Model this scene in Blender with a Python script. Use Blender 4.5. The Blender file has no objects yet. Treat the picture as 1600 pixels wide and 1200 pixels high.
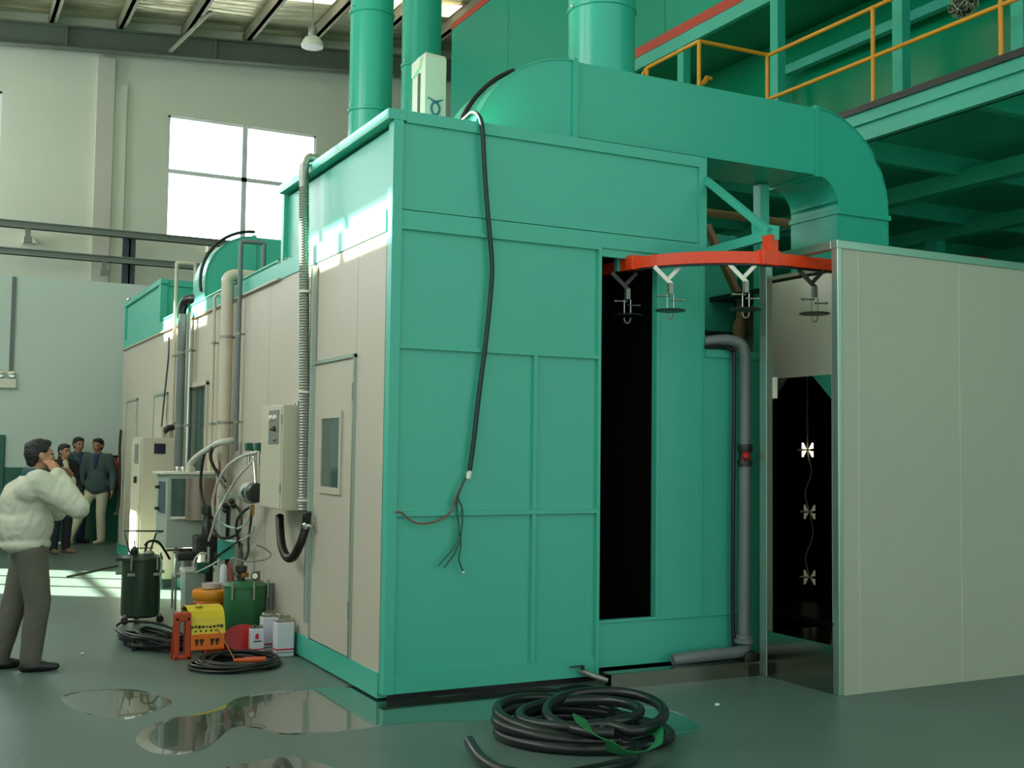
import bpy, bmesh, math, random
from mathutils import Vector, Matrix, noise
random.seed(7)
S = bpy.context.scene
COL = S.collection
PI = math.pi

# ------------------------------------------------------------------ camera
CAM_F, YAW, PITCH, ROLL = 1784.95, 0.4771045, 0.0581423, 0.0123523
CAM = Vector((-2.75386, -7.12453, 1.66))
FW = Vector((math.sin(YAW)*math.cos(PITCH), math.cos(YAW)*math.cos(PITCH), math.sin(PITCH)))
_rt = Vector((math.cos(YAW), -math.sin(YAW), 0)); _up = _rt.cross(FW)
RT = math.cos(ROLL)*_rt + math.sin(ROLL)*_up
UP = -math.sin(ROLL)*_rt + math.cos(ROLL)*_up
cam = bpy.data.cameras.new('camera'); camo = bpy.data.objects.new('camera', cam); COL.objects.link(camo)
cam.sensor_fit = 'HORIZONTAL'; cam.sensor_width = 36; cam.lens = CAM_F/1600*36; cam.clip_end = 200
m3 = Matrix((RT, UP, -FW)).transposed()
camo.matrix_world = Matrix.Translation(CAM) @ m3.to_4x4()
S.camera = camo

# ------------------------------------------------------------------ world, sun, exposure
W = bpy.data.worlds.new('world'); S.world = W; W.use_nodes = True
bg = W.node_tree.nodes['Background']; bg.inputs[0].default_value = (0.86, 1.0, 0.97, 1); bg.inputs[1].default_value = 0.9
sun = bpy.data.lights.new('sun', 'SUN'); suno = bpy.data.objects.new('sun', sun); COL.objects.link(suno)
SUN_DIR = Vector((1, -0.7, -0.6)).normalized()
sun.energy = 55; sun.angle = math.radians(0.53); sun.color = (1, 0.93, 0.8)
suno.rotation_euler = SUN_DIR.to_track_quat('-Z', 'Y').to_euler(); suno.location = (-20, 30, 20)
vs = S.view_settings; vs.view_transform = 'Standard'; vs.look = 'None'; vs.exposure = 0.3; vs.gamma = 1.0; vs.use_curve_mapping = False

# ------------------------------------------------------------------ helpers
def ray(u, v): return FW + RT*((u-800)/CAM_F) - UP*((v-600)/CAM_F)
def PX(u, v, x): r = ray(u, v); return CAM + r*((x-CAM.x)/r.x)      # a point of the plane x = const
def PY(u, v, y): r = ray(u, v); return CAM + r*((y-CAM.y)/r.y)      # a point of the plane y = const
def PZ(u, v, z=0.0): r = ray(u, v); return CAM + r*((z-CAM.z)/r.z)  # a point of the plane z = const

def lin(c):
    f = lambda v: v/12.92 if v <= 0.04045 else ((v+0.055)/1.055)**2.4
    return (f(c[0]/255), f(c[1]/255), f(c[2]/255), 1)
MATS = {}
def mat(name, rgb, rough=0.5, metal=0.0, var=0.06, vscale=3.0, bump=0.0, bscale=40.0, emit=None, spec=0.5, coat=0.0, stretch=None, alpha=None):
    m = bpy.data.materials.new(name); m.use_nodes = True; nt = m.node_tree; b = nt.nodes['Principled BSDF']
    col = lin(rgb)
    b.inputs['Roughness'].default_value = rough; b.inputs['Metallic'].default_value = metal
    b.inputs['Specular IOR Level'].default_value = spec; b.inputs['Coat Weight'].default_value = coat; b.inputs['Coat Roughness'].default_value = 0.12
    tc = nt.nodes.new('ShaderNodeTexCoord'); src = tc.outputs['Object']
    if stretch:
        mp = nt.nodes.new('ShaderNodeMapping'); mp.inputs['Scale'].default_value = stretch; nt.links.new(src, mp.inputs[0]); src = mp.outputs[0]
    n = nt.nodes.new('ShaderNodeTexNoise'); n.inputs['Scale'].default_value = vscale; n.inputs['Detail'].default_value = 5; nt.links.new(src, n.inputs['Vector'])
    mx = nt.nodes.new('ShaderNodeMix'); mx.data_type = 'RGBA'
    mx.inputs[6].default_value = tuple(max(0, c*(1-var*1.6)) for c in col[:3])+(1,)
    mx.inputs[7].default_value = tuple(min(1, c*(1+var*1.6)) for c in col[:3])+(1,)
    nt.links.new(n.outputs['Fac'], mx.inputs[0]); nt.links.new(mx.outputs[2], b.inputs['Base Color'])
    if bump:
        n2 = nt.nodes.new('ShaderNodeTexNoise'); n2.inputs['Scale'].default_value = bscale; n2.inputs['Detail'].default_value = 4; nt.links.new(src, n2.inputs['Vector'])
        bp = nt.nodes.new('ShaderNodeBump'); bp.inputs['Strength'].default_value = bump; bp.inputs['Distance'].default_value = 0.02
        nt.links.new(n2.outputs['Fac'], bp.inputs['Height']); nt.links.new(bp.outputs[0], b.inputs['Normal'])
    if emit:
        b.inputs['Emission Color'].default_value = lin(emit[0]); b.inputs['Emission Strength'].default_value = emit[1]
    MATS[name] = m; return m
def clear_glass(name, tint=(1, 1, 1), gloss=0.12):
    m = bpy.data.materials.new(name); m.use_nodes = True; nt = m.node_tree; nt.nodes.clear()
    o = nt.nodes.new('ShaderNodeOutputMaterial'); mx = nt.nodes.new('ShaderNodeMixShader'); t = nt.nodes.new('ShaderNodeBsdfTransparent'); g = nt.nodes.new('ShaderNodeBsdfGlossy')
    t.inputs[0].default_value = (*tint, 1); g.inputs['Roughness'].default_value = 0.03; mx.inputs[0].default_value = gloss
    nt.links.new(t.outputs[0], mx.inputs[1]); nt.links.new(g.outputs[0], mx.inputs[2]); nt.links.new(mx.outputs[0], o.inputs[0])
    MATS[name] = m; return m

class MB:
    """collects simple solids; build() links them as ONE mesh object"""
    def __init__(s): s.v = []; s.f = []
    def add(s, vs, fs):
        o = len(s.v); s.v += [Vector(p) for p in vs]; s.f += [tuple(i+o for i in f) for f in fs]; return s
    def box(s, x0, x1, y0, y1, z0, z1):
        x0, x1 = sorted((x0, x1)); y0, y1 = sorted((y0, y1)); z0, z1 = sorted((z0, z1))
        return s.add([(x0,y0,z0),(x1,y0,z0),(x1,y1,z0),(x0,y1,z0),(x0,y0,z1),(x1,y0,z1),(x1,y1,z1),(x0,y1,z1)],
                     [(0,3,2,1),(4,5,6,7),(0,1,5,4),(1,2,6,5),(2,3,7,6),(3,0,4,7)])
    def bar(s, a, b, w, h, up=(0,0,1)):
        a = Vector(a); b = Vector(b); d = (b-a).normalized(); r = d.cross(Vector(up))
        if r.length < 1e-4: r = d.cross(Vector((1,0,0)))
        r.normalize(); u = r.cross(d); vs = []
        for p in (a, b):
            for i, j in ((-1,-1),(1,-1),(1,1),(-1,1)): vs.append(p + r*(i*w/2) + u*(j*h/2))
        return s.add(vs, [(3,2,1,0),(4,5,6,7),(0,1,5,4),(1,2,6,5),(2,3,7,6),(3,0,4,7)])
    def prism(s, poly, d):
        """poly: 3-D points in a plane, pushed out by the vector d"""
        n = len(poly); p = [Vector(q) for q in poly]; d = Vector(d)
        return s.add(p+[q+d for q in p], [tuple(range(n))[::-1], tuple(range(n, 2*n))]+[(i, (i+1) % n, n+(i+1) % n, n+i) for i in range(n)])
    def rings(s, pts, radii, n=12, cap=True, closed=False):
        pts = [Vector(p) for p in pts]; k = len(pts); vs = []; fs = []
        t = []
        for i in range(k):
            if closed: d = pts[(i+1) % k]-pts[i-1]
            else: d = pts[min(i+1, k-1)]-pts[max(i-1, 0)]
            t.append(d.normalized() if d.length > 1e-9 else (t[-1] if t else Vector((0,0,1))))
        r = t[0].cross(Vector((0,0,1)))
        if r.length < 1e-3: r = t[0].cross(Vector((1,0,0)))
        r.normalize()
        for i in range(k):
            r = r - t[i]*r.dot(t[i])
            if r.length < 1e-6: r = t[i].orthogonal()
            r.normalize(); u = t[i].cross(r)
            for j in range(n):
                a = 2*PI*j/n; vs.append(pts[i]+(r*math.cos(a)+u*math.sin(a))*radii[i])
        for i in range(k if closed else k-1):
            i2 = (i+1) % k
            for j in range(n): fs.append((i*n+j, i*n+(j+1) % n, i2*n+(j+1) % n, i2*n+j))
        if cap and not closed: fs += [tuple(range(n))[::-1], tuple(range((k-1)*n, k*n))]
        return s.add(vs, fs)
    def tube(s, pts, r, n=10, closed=False): return s.rings(pts, [r]*len(pts), n, True, closed)
    def cyl(s, a, b, r0, r1=None, n=20): return s.rings([a, b], [r0, r0 if r1 is None else r1], n)
    def lathe(s, c, prof, n=24, axis=(0,0,1)):
        """prof: (radius, height) pairs along the axis"""
        c = Vector(c); ax = Vector(axis).normalized(); a = ax.orthogonal().normalized(); b = ax.cross(a); vs = []; fs = []
        for r, h in prof:
            for j in range(n): t = 2*PI*j/n; vs.append(c+ax*h+(a*math.cos(t)+b*math.sin(t))*max(r, 1e-4))
        for i in range(len(prof)-1):
            for j in range(n): fs.append((i*n+j, i*n+(j+1) % n, (i+1)*n+(j+1) % n, (i+1)*n+j))
        fs += [tuple(range(n))[::-1], tuple(range((len(prof)-1)*n, len(prof)*n))]
        return s.add(vs, fs)
    def sphere(s, c, r, n=12, m=8, sc=(1,1,1)):
        pr = [(math.sin(PI*i/m), -math.cos(PI*i/m)) for i in range(m+1)]
        vs = []; fs = []
        for a, h in pr:
            for j in range(n): t = 2*PI*j/n; vs.append(Vector(c)+Vector((a*math.cos(t)*r*sc[0], a*math.sin(t)*r*sc[1], h*r*sc[2])))
        for i in range(m):
            for j in range(n): fs.append((i*n+j, i*n+(j+1) % n, (i+1)*n+(j+1) % n, (i+1)*n+j))
        return s.add(vs, fs)
    def build(s, name, material, parent=None, smooth=False, bevel=0.0, origin=None):
        org = ORG[parent.name] if parent else (Vector(origin) if origin else s.base())
        me = bpy.data.meshes.new(name); me.from_pydata([tuple(p-org) for p in s.v], [], s.f); me.update()
        bm = bmesh.new(); bm.from_mesh(me); bmesh.ops.remove_doubles(bm, verts=bm.verts, dist=1e-6); bmesh.ops.recalc_face_normals(bm, faces=bm.faces); bm.to_mesh(me); bm.free()
        if smooth:
            for p in me.polygons: p.use_smooth = True
            try: me.set_sharp_from_angle(angle=math.radians(42))
            except Exception: pass
        o = bpy.data.objects.new(name, me); COL.objects.link(o)
        if material: me.materials.append(MATS[material] if isinstance(material, str) else material)
        if parent: o.parent = parent
        else: o.location = org
        ORG[o.name] = org
        if bevel:
            b = o.modifiers.new('bevel', 'BEVEL'); b.width = bevel; b.segments = 2; b.limit_method = 'ANGLE'; b.harden_normals = False
        return o
    def base(s):
        n = len(s.v); return Vector((sum(p.x for p in s.v)/n, sum(p.y for p in s.v)/n, min(p.z for p in s.v)))
ORG = {}
def tag(o, label=None, cat=None, group=None, kind=None):
    if label: o['label'] = label
    if cat: o['category'] = cat
    if group: o['group'] = group
    if kind: o['kind'] = kind
    return o
def thing(name, loc, label, cat, group=None, kind=None):
    o = bpy.data.objects.new(name, None); COL.objects.link(o); o.location = loc; o.empty_display_size = 0.1
    ORG[o.name] = Vector(loc); return tag(o, label, cat, group, kind)
def copy_thing(root, delta, label=None, rotz=0.0):
    r = root.copy(); COL.objects.link(r); r.location = root.location+Vector(delta); r.rotation_euler.z += rotz
    if label: r['label'] = label
    for ch in root.children:
        c = ch.copy(); COL.objects.link(c); c.parent = r
        for g in ch.children: d = g.copy(); COL.objects.link(d); d.parent = c
    return r
def cr(pts, n=8, closed=False):
    """Catmull-Rom through the points"""
    p = [Vector(q) for q in pts]; out = []; k = len(p)
    for i in range(k if closed else k-1):
        if closed: a, b, c, d = p[i-1], p[i], p[(i+1) % k], p[(i+2) % k]
        else: a, b, c, d = p[max(i-1, 0)], p[i], p[i+1], p[min(i+2, k-1)]
        for j in range(n):
            t = j/n; out.append(0.5*((2*b)+(c-a)*t+(2*a-5*b+4*c-d)*t*t+(3*b-a-3*c+d)*t**3))
    if not closed: out.append(p[-1])
    return out
def quad_x(mb, x, y0, y1, z0, z1, t): return mb.box(x, x+t, y0, y1, z0, z1)

# ------------------------------------------------------------------ materials
mat('green_paint', (67, 174, 150), 0.36, var=0.03, vscale=1.2, bump=0.03, bscale=5)
mat('green_paint_gloss', (48, 170, 144), 0.27, var=0.04, vscale=2, bump=0.05, bscale=6)
mat('oven_green', (26, 150, 120), 0.42, var=0.03, vscale=0.6, spec=0.25)
mat('green_dark', (6, 138, 96), 0.18, var=0.12, vscale=1.5, bump=0.06, bscale=3)
mat('green_steel', (32, 166, 130), 0.5, var=0.15, vscale=2)
mat('white_panel', (184, 176, 158), 0.45, var=0.03, vscale=0.8, bump=0.04, bscale=60)
mat('grey_panel', (170, 174, 155), 0.4, var=0.03, vscale=0.8, bump=0.03, bscale=60)
mat('panel_joint', (186, 190, 172), 0.4)
mat('panel_core', (140, 138, 120), 0.6)
mat('aluminium', (176, 190, 180), 0.3, metal=0.85, var=0.05)
mat('stainless', (150, 150, 138), 0.16, metal=1.0, var=0.1, bump=0.03, bscale=6)
mat('dull_steel', (150, 152, 142), 0.45, metal=0.7, var=0.1)
mat('wall_plaster', (212, 218, 200), 0.85, var=0.04, vscale=0.6, bump=0.1, bscale=30)
mat('wall_pilaster', (200, 198, 186), 0.85, var=0.04, vscale=0.6)
mat('partition_paint', (204, 218, 210), 0.45, var=0.03, vscale=0.7)
mat('dado_green', (34, 100, 82), 0.35, var=0.08)
mat('concrete', (85, 105, 97), 0.42, var=0.2, vscale=0.9, bump=0.12, bscale=18)
mat('water', (52, 64, 54), 0.02, var=0.1, vscale=2, spec=1.0, coat=1.0)
mat('roof_beam', (128, 130, 108), 0.7, var=0.1)
mat('rail_grey', (122, 132, 122), 0.6, var=0.08)
mat('column_dark', (62, 70, 76), 0.6, var=0.1)
mat('foil', (196, 196, 160), 0.3, metal=0.5, var=0.45, vscale=2.5, bump=0.6, bscale=6, stretch=(0.8, 7, 1))  # stretched tone streaks paint the bright reflections of crinkled foil
mat('skylight', (255, 240, 205), 0.6, emit=((255, 240, 210), 1.0))
mat('window_glow', (255, 255, 255), 0.4, emit=((246, 250, 255), 6.6))
mat('window_frame', (214, 222, 222), 0.5)
mat('yellow_paint', (216, 146, 30), 0.35, var=0.08)
mat('red_stripe', (186, 60, 34), 0.45, var=0.05)
mat('track_orange', (232, 66, 22), 0.35, var=0.05)
mat('black_rubber', (15, 16, 15), 0.4, var=0.3, vscale=6, bump=0.05)
mat('hose_rubber', (24, 28, 27), 0.33, var=0.2, vscale=5)
mat('rafter_grey', (92, 102, 90), 0.7, var=0.08)
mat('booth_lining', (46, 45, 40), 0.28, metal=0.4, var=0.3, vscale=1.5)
mat('gap_shade', (16, 16, 15), 0.5, var=0.2)
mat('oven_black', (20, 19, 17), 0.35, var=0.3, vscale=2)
mat('pipe_grey', (104, 112, 110), 0.4, var=0.08)
mat('bulkhead_white', (232, 228, 214), 0.5)
mat('pvc_cream', (196, 186, 164), 0.4, var=0.05)
mat('chrome', (205, 205, 200), 0.12, metal=1.0, var=0.05)
mat('cable_green', (12, 44, 37), 0.45)
mat('wire_red', (142, 66, 52), 0.5); mat('wire_green', (24, 100, 70), 0.5); mat('wire_dark', (30, 74, 62), 0.5)
mat('hose_white', (196, 198, 184), 0.4); mat('hose_pale', (170, 190, 180), 0.4)
mat('tank_dark', (34, 52, 36), 0.3, var=0.3, vscale=4); mat('tank_green', (44, 104, 62), 0.35, var=0.15, vscale=5)
mat('bucket_orange', (214, 138, 32), 0.35, var=0.08); mat('clear_plastic', (190, 176, 170), 0.15, var=0.1)
mat('cover_yellow', (212, 190, 40), 0.4, var=0.08); mat('cover_orange', (226, 110, 22), 0.4, var=0.08); mat('frame_red', (176, 62, 24), 0.5, var=0.12)
mat('ink', (40, 36, 20), 0.6); mat('can_white', (206, 208, 214), 0.3, var=0.03); mat('can_red', (196, 36, 58), 0.35); mat('can_lid', (150, 150, 128), 0.3, metal=0.7)
mat('scoop_red', (186, 28, 28), 0.35); mat('handle_orange', (200, 84, 36), 0.4)
mat('box_cream', (190, 184, 162), 0.45, var=0.03); mat('box_grey', (160, 172, 158), 0.45, var=0.03); mat('box_side', (150, 136, 120), 0.35, metal=0.3)
mat('screen_dark', (28, 34, 52), 0.15); mat('keypad', (76, 92, 100), 0.4); mat('switch_plate', (118, 120, 112), 0.4); mat('glass_dark', (70, 92, 84), 0.08, spec=0.8)
mat('machine_black', (36, 36, 32), 0.4, var=0.3, vscale=8); mat('brass', (170, 120, 60), 0.3, metal=0.9)
mat('valve_green', (22, 84, 64), 0.4); mat('red_plastic', (176, 24, 30), 0.4)
mat('wood', (140, 104, 72), 0.6, var=0.2, vscale=6); mat('carton', (206, 204, 186), 0.6, var=0.03); mat('logo_blue', (44, 104, 128), 0.5)
mat('strap_green', (30, 120, 70), 0.5); mat('lamp_shade', (210, 214, 200), 0.35); mat('plaster_lamp', (226, 224, 208), 0.4)
mat('heater', (240, 232, 210), 0.3, emit=((255, 236, 190), 2.2)); mat('heater_dim', (190, 182, 160), 0.3, metal=0.3, emit=((255, 236, 190), 0.05)); mat('cord_white', (150, 146, 134), 0.5)
mat('wire_ball', (190, 186, 160), 0.3, metal=0.5, var=0.2, vscale=20)
mat('disc_dark', (44, 52, 46), 0.4, metal=0.3); mat('tyre', (20, 20, 20), 0.6)
mat('skin', (186, 136, 108), 0.55, var=0.06, vscale=6); mat('skin_far', (170, 122, 98), 0.55, var=0.06); mat('hair', (22, 20, 20), 0.45, bump=0.6, bscale=60)
mat('jacket_light', (192, 192, 172), 0.75, var=0.05, vscale=5, bump=0.35, bscale=9); mat('collar_teal', (24, 72, 78), 0.7)
mat('trousers_grey', (92, 88, 76), 0.8, var=0.1, vscale=5, bump=0.25, bscale=8); mat('shoe', (24, 24, 24), 0.4)
mat('jacket_black', (34, 34, 32), 0.8, bump=0.2, bscale=10); mat('shirt_pale', (178, 176, 150), 0.8); mat('trousers_black', (28, 30, 36), 0.8, bump=0.2, bscale=8)
mat('jacket_blue', (62, 92, 92), 0.8, bump=0.2, bscale=10); mat('jacket_teal', (66, 86, 84), 0.8, bump=0.25, bscale=10); mat('trousers_beige', (206, 200, 172), 0.8, bump=0.2, bscale=8); mat('shirt_blue', (40, 58, 92), 0.8)
mat('trousers_navy', (30, 34, 70), 0.8); mat('shoe_brown', (120, 88, 66), 0.5); mat('shoe_pale', (196, 188, 164), 0.5)
clear_glass('clear_glass', (0.97, 1, 0.98), 0.06); clear_glass('door_glass', (0.55, 0.62, 0.58), 0.35); clear_glass('jar_glass', (0.85, 0.8, 0.76), 0.2)
# ================================================================== THE SETTING
def roof_z(x): return 10.0 + 0.088*(x+1.56)
tag(MB().box(-16, 20, -16, 19.2, -0.2, 0).build('floor', 'concrete', origin=(0, 0, 0)), kind='structure', label='grey-green concrete floor slab with damp patches')
# gable wall at the far end with two high windows
WZ0, WZ1 = 6.3, 9.12
b = MB()
def wall_xz(b, x0, x1, z0, z1a, z1b, y0, y1): b.prism([(x0, y0, z0), (x1, y0, z0), (x1, y0, z1b), (x0, y0, z1a)], (0, y1-y0, 0))
wins = [(-4.95, -1.48), (1.95, 5.40)]
xs = [-7.2, -4.95, -1.48, 1.95, 5.40, 20]
for i in range(5):
    x0, x1 = xs[i], xs[i+1]; t0, t1 = roof_z(x0)+0.9, roof_z(x1)+0.9
    if (x0, x1) in wins:
        wall_xz(b, x0, x1, 0, WZ0, WZ0, 19, 19.25); wall_xz(b, x0, x1, WZ1, t0, t1, 19, 19.25)
    else: wall_xz(b, x0, x1, 0, t0, t1, 19, 19.25)
wb = tag(b.build('wall_back', 'wall_plaster', origin=(0, 19, 0)), kind='structure', label='tall pale plaster gable wall with high windows')
b = MB().box(0.40, 0.76, 18.88, 19, 0, roof_z(0.5)-0.02); p = b.build('pilaster', 'wall_pilaster', wb)
MB().box(0.76, 1.04, 18.94, 19, 4.5, 9.62).build('ledge', 'wall_plaster', wb)
for k, (x0, x1) in enumerate(wins):
    w = thing('window_%d' % (k+1), ((x0+x1)/2, 19.05, WZ0), ('large glaring window high on the gable wall above the rails', 'glaring window cut off by the left picture edge')[k], None, kind='structure')
    xm = (x0+x1)/2+0.02; zm = WZ0+1.55
    f = MB().box(x0, x1, 19.02, 19.12, WZ1-0.05, WZ1).box(x0, x1, 19.02, 19.12, WZ0, WZ0+0.05).box(x0, x0+0.05, 19.02, 19.12, WZ0, WZ1).box(x1-0.05, x1, 19.02, 19.12, WZ0, WZ1)
    f.box(xm-0.06, xm+0.06, 19.0, 19.12, WZ0, WZ1).box(x0, x1, 19.0, 19.12, zm-0.05, zm+0.05).build('window_frame', 'window_frame', w)
    for (a, c) in ((x0, xm), (xm, x1)):
        for (d, e) in ((WZ0, zm), (zm, WZ1)): MB().box(a, c, 19.06, 19.075, d, e).build('pane', 'window_glow', w)
# inner partition wall with dado
pw = tag(MB().box(-7, 6, 14, 14.15, 0, 4.54).build('wall_inner', 'partition_paint', origin=(0, 14, 0)), kind='structure', label='pale green partition wall behind the group of men')
tag(MB().box(-7, 6, 13.985, 14, 0, 1.27).build('trim_1', 'dado_green', origin=(0, 14, 0)), kind='structure', label='dark green painted dado band')
d = tag(MB().box(-2.7, -1.47, 13.94, 13.985, 0.02, 1.82).build('door_1', 'dado_green', origin=(-2, 14, 0), bevel=0.02), kind='structure', label='dark green leaf at the left picture edge')
MB().box(-2.6, -1.57, 13.925, 13.94, 0.12, 1.72).build('leaf_panel', 'dado_green', d)
# left wall (out of the picture) with the windows the sun comes through and added glow panes
LX = -7.0
holes = [(10.45, 13.5, 2.6, 4.9), (4.9, 7.05, 7.28, 7.70), (10.45, 13.05, 7.24, 7.66), (4.9, 8.2, 8.12, 8.9)]
glow = [(-2.6, 0.2, 5.4, 8.8), (1.2, 4.0, 5.4, 8.8), (5.0, 8.2, 5.0, 7.0), (14.8, 18.4, 5.0, 9.2)]  # opaque glowing panes added out of view to brighten side panels and gable
ys = sorted(set([-3, 19.25]+[h[0] for h in holes+glow]+[h[1] for h in holes+glow])); zs = sorted(set([0, roof_z(LX)+0.9]+[h[2] for h in holes+glow]+[h[3] for h in holes+glow]))
b = MB()
for i in range(len(ys)-1):
    run = None
    for j in range(len(zs)-1):
        yc, zc = (ys[i]+ys[i+1])/2, (zs[j]+zs[j+1])/2
        if any(h[0] < yc < h[1] and h[2] < zc < h[3] for h in holes+glow): 
            if run is not None: b.box(LX-0.2, LX, ys[i], ys[i+1], run, zs[j]); run = None
        elif run is None: run = zs[j]
    if run is not None: b.box(LX-0.2, LX, ys[i], ys[i+1], run, zs[-1])
tag(b.build('wall_left', 'wall_plaster', origin=(LX, 0, 0)), kind='structure', label='plaster side wall with window rows')
for k, (y0, y1, z0, z1) in enumerate(holes+glow):
    w = thing('window_%d' % (k+3), (LX, (y0+y1)/2, z0), 'unseen side wall window', None, kind='structure')
    f = MB(); n = 3 if y1-y0 > 2.6 else 2; t = 0.045
    for q in range(n+1): yy = y0+(y1-y0)*q/n; f.box(LX-0.12, LX-0.06, max(y0, yy-t), min(y1, yy+t), z0, z1)
    f.box(LX-0.12, LX-0.06, y0, y1, z0, z0+0.03).box(LX-0.12, LX-0.06, y0, y1, z1-0.03, z1)
    if z1-z0 > 1: f.box(LX-0.12, LX-0.06, y0, y1, (z0+z1)/2-0.03, (z0+z1)/2+0.03)
    f.build('window_frame', 'window_frame', w)
    MB().box(LX-0.10, LX-0.09, y0, y1, z0, z1).build('pane', 'clear_glass' if k < len(holes) else 'window_glow', w)
# roof: foil lining, purlins, end rafter, skylight strips
b = MB(); nx = 60; yrows = [-9+1.1*k for k in range(21)]+[14.1+0.07*k for k in range(73)]; ny = len(yrows)-1
vs = []; fs = []
for j in range(ny+1):
    for i in range(nx+1):
        x = -7.2+27.2*i/nx; y = yrows[j]
        vs.append((x, y, roof_z(x)+0.86+0.02*noise.noise(Vector((x*0.9, y*3.1, 0)))+0.035*noise.noise(Vector((x*0.7, y*9.0, 3.0)))))
for j in range(ny):
    for i in range(nx): fs.append((j*(nx+1)+i, j*(nx+1)+i+1, (j+1)*(nx+1)+i+1, (j+1)*(nx+1)+i))
b.add(vs, fs); b.prism([(-7.2, -9, roof_z(-7.2)+0.95), (20, -9, roof_z(20)+0.95), (20, -9, roof_z(20)+1.05), (-7.2, -9, roof_z(-7.2)+1.05)], (0, 28.2, 0))
ce = tag(b.build('ceiling', 'foil', origin=(0, 0, 10)), kind='structure', label='crinkled silver foil roof lining between dark purlins')
for x in [-2.0+1.4*k for k in range(15)]:
    z = roof_z(x)+0.52
    MB().box(x-0.035, x+0.035, -9, 19, z, z+0.28).box(x-0.035, x+0.10, -9, 19, z, z+0.03).build('purlin', 'roof_beam', ce)
for x0, ya, yb in [(-2.0+1.4*k, ya, yb) for k in (-3, -2, -1, 0, 1, 2, 3, 4, 5, 6) for ya, yb in ((2.0, 4.0), (8.2, 10.2), (15.75, 16.5)) if not (ya > 14 and k < 3)]: # far strip is translucent sheet; two nearer rows added out of view to brighten
    MB().prism([(x0+0.08, ya, roof_z(x0)+0.79), (x0+1.30, ya, roof_z(x0+1.3)+0.79), (x0+1.30, yb, roof_z(x0+1.3)+0.79), (x0+0.08, yb, roof_z(x0)+0.79)], (0, 0, 0.02)).build('skylight', 'skylight', ce)
for y in (18.6,):
    r = MB()
    for (o0, o1, wy) in ((0, 0.03, 0.12), (0.03, 0.46, 0.02), (0.46, 0.5, 0.12)):
        r.prism([(-7.1, y-wy, roof_z(-7.1)+o0), (20, y-wy, roof_z(20)+o0), (20, y-wy, roof_z(20)+o1), (-7.1, y-wy, roof_z(-7.1)+o1)], (0, 2*wy, 0))
    for x in (-0.3, 2.85, 6.0): r.box(x-0.02, x+0.02, y-0.11, y+0.11, roof_z(x)+0.03, roof_z(x)+0.46)
    rb = r.build('rafter', 'column_dark', ce); rb.data.materials[0] = MATS['rafter_grey']
for x in (1.85,): MB().bar((x, 18.5, roof_z(x)+0.1), (x+0.55, 17.0, roof_z(x)+0.6), 0.06, 0.06).build('flange_brace', 'roof_beam', ce)
# crane rails and their column in front of the gable wall
for nm, v0, hh, lab in (('service_rail', 348, 0.14, 'upper grey steel rail running along the pale gable wall'), ('service_rail', 391, 0.13, 'lower grey steel rail running along the pale gable wall')):
    z = PY(0, v0, 18.0).z
    t = thing(nm, (1, 18, z), lab, 'rail', 'grey rails on the gable wall')
    MB().box(-6.9, 6.5, 17.9, 18.1, z-hh/2, z-hh/2+0.02).box(-6.9, 6.5, 17.9, 18.1, z+hh/2-0.02, z+hh/2).box(-6.9, 6.5, 17.96, 18.04, z-hh/2, z+hh/2).build('beam', 'rail_grey', t)
    for x in ((-0.95, 3.3) if v0 == 348 else (0.55, 2.7)): MB().box(x-0.05, x+0.05, 17.93, 18.07, z-0.34, z-0.05).box(x-0.08, x+0.08, 17.9, 18.0, z-0.36, z-0.24).build('clamp', 'rail_grey', t)
cx = PY(203, 400, 18.05).x
tag(MB().box(cx-0.12, cx+0.12, 18.1, 18.13, 0, PY(200, 368, 18.1).z).box(cx-0.12, cx+0.12, 18.27, 18.3, 0, PY(200, 368, 18.1).z).box(cx-0.02, cx+0.02, 18.1, 18.3, 0, PY(200, 368, 18.1).z).build('steel_column', 'column_dark'), 'dark steel column rising behind the partition wall to the rails', 'column')
for u, v in ((45, 377), (330, 392)):
    c = PY(u, v, 18.9); t = thing('wall_lamp', c, 'small wedge wall lamp under the upper rail, %s' % ('left of the dark column' if u < 100 else 'right of the dark column'), 'lamp', 'wedge lamps on the gable wall')
    MB().prism([(c.x-0.12, 18.72, c.z-0.05), (c.x+0.14, 18.72, c.z-0.05), (c.x+0.02, 18.72, c.z+0.12), (c.x-0.1, 18.72, c.z+0.12)], (0, 0.28, 0)).build('housing', 'plaster_lamp', t)
# emergency light and its conduit on the partition
c = PY(8, 597, 13.95)
t = thing('emergency_light', c, 'white twin-head emergency light under a conduit on the partition', 'light')
MB().box(c.x-0.26, c.x+0.17, 13.9, 14, c.z-0.1, c.z+0.06).build('housing', 'plaster_lamp', t, bevel=0.01)
for dx in (-0.08, 0.1): MB().lathe((c.x+dx, 13.92, c.z+0.13), [(0.02, 0.08), (0.055, 0.05), (0.06, -0.03), (0.03, -0.035)], 16, (0, 1, -0.2)).build('lamp_head', 'chrome', t, smooth=True)
c2 = PY(17, 580, 13.97); c3 = PY(17, 432, 13.97)
tag(MB().box(c2.x-0.03, c2.x+0.03, 13.95, 14, c2.z, c3.z).build('cable_conduit', 'pipe_grey'), 'thin grey cable conduit running up the partition to its top', 'conduit')
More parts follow.
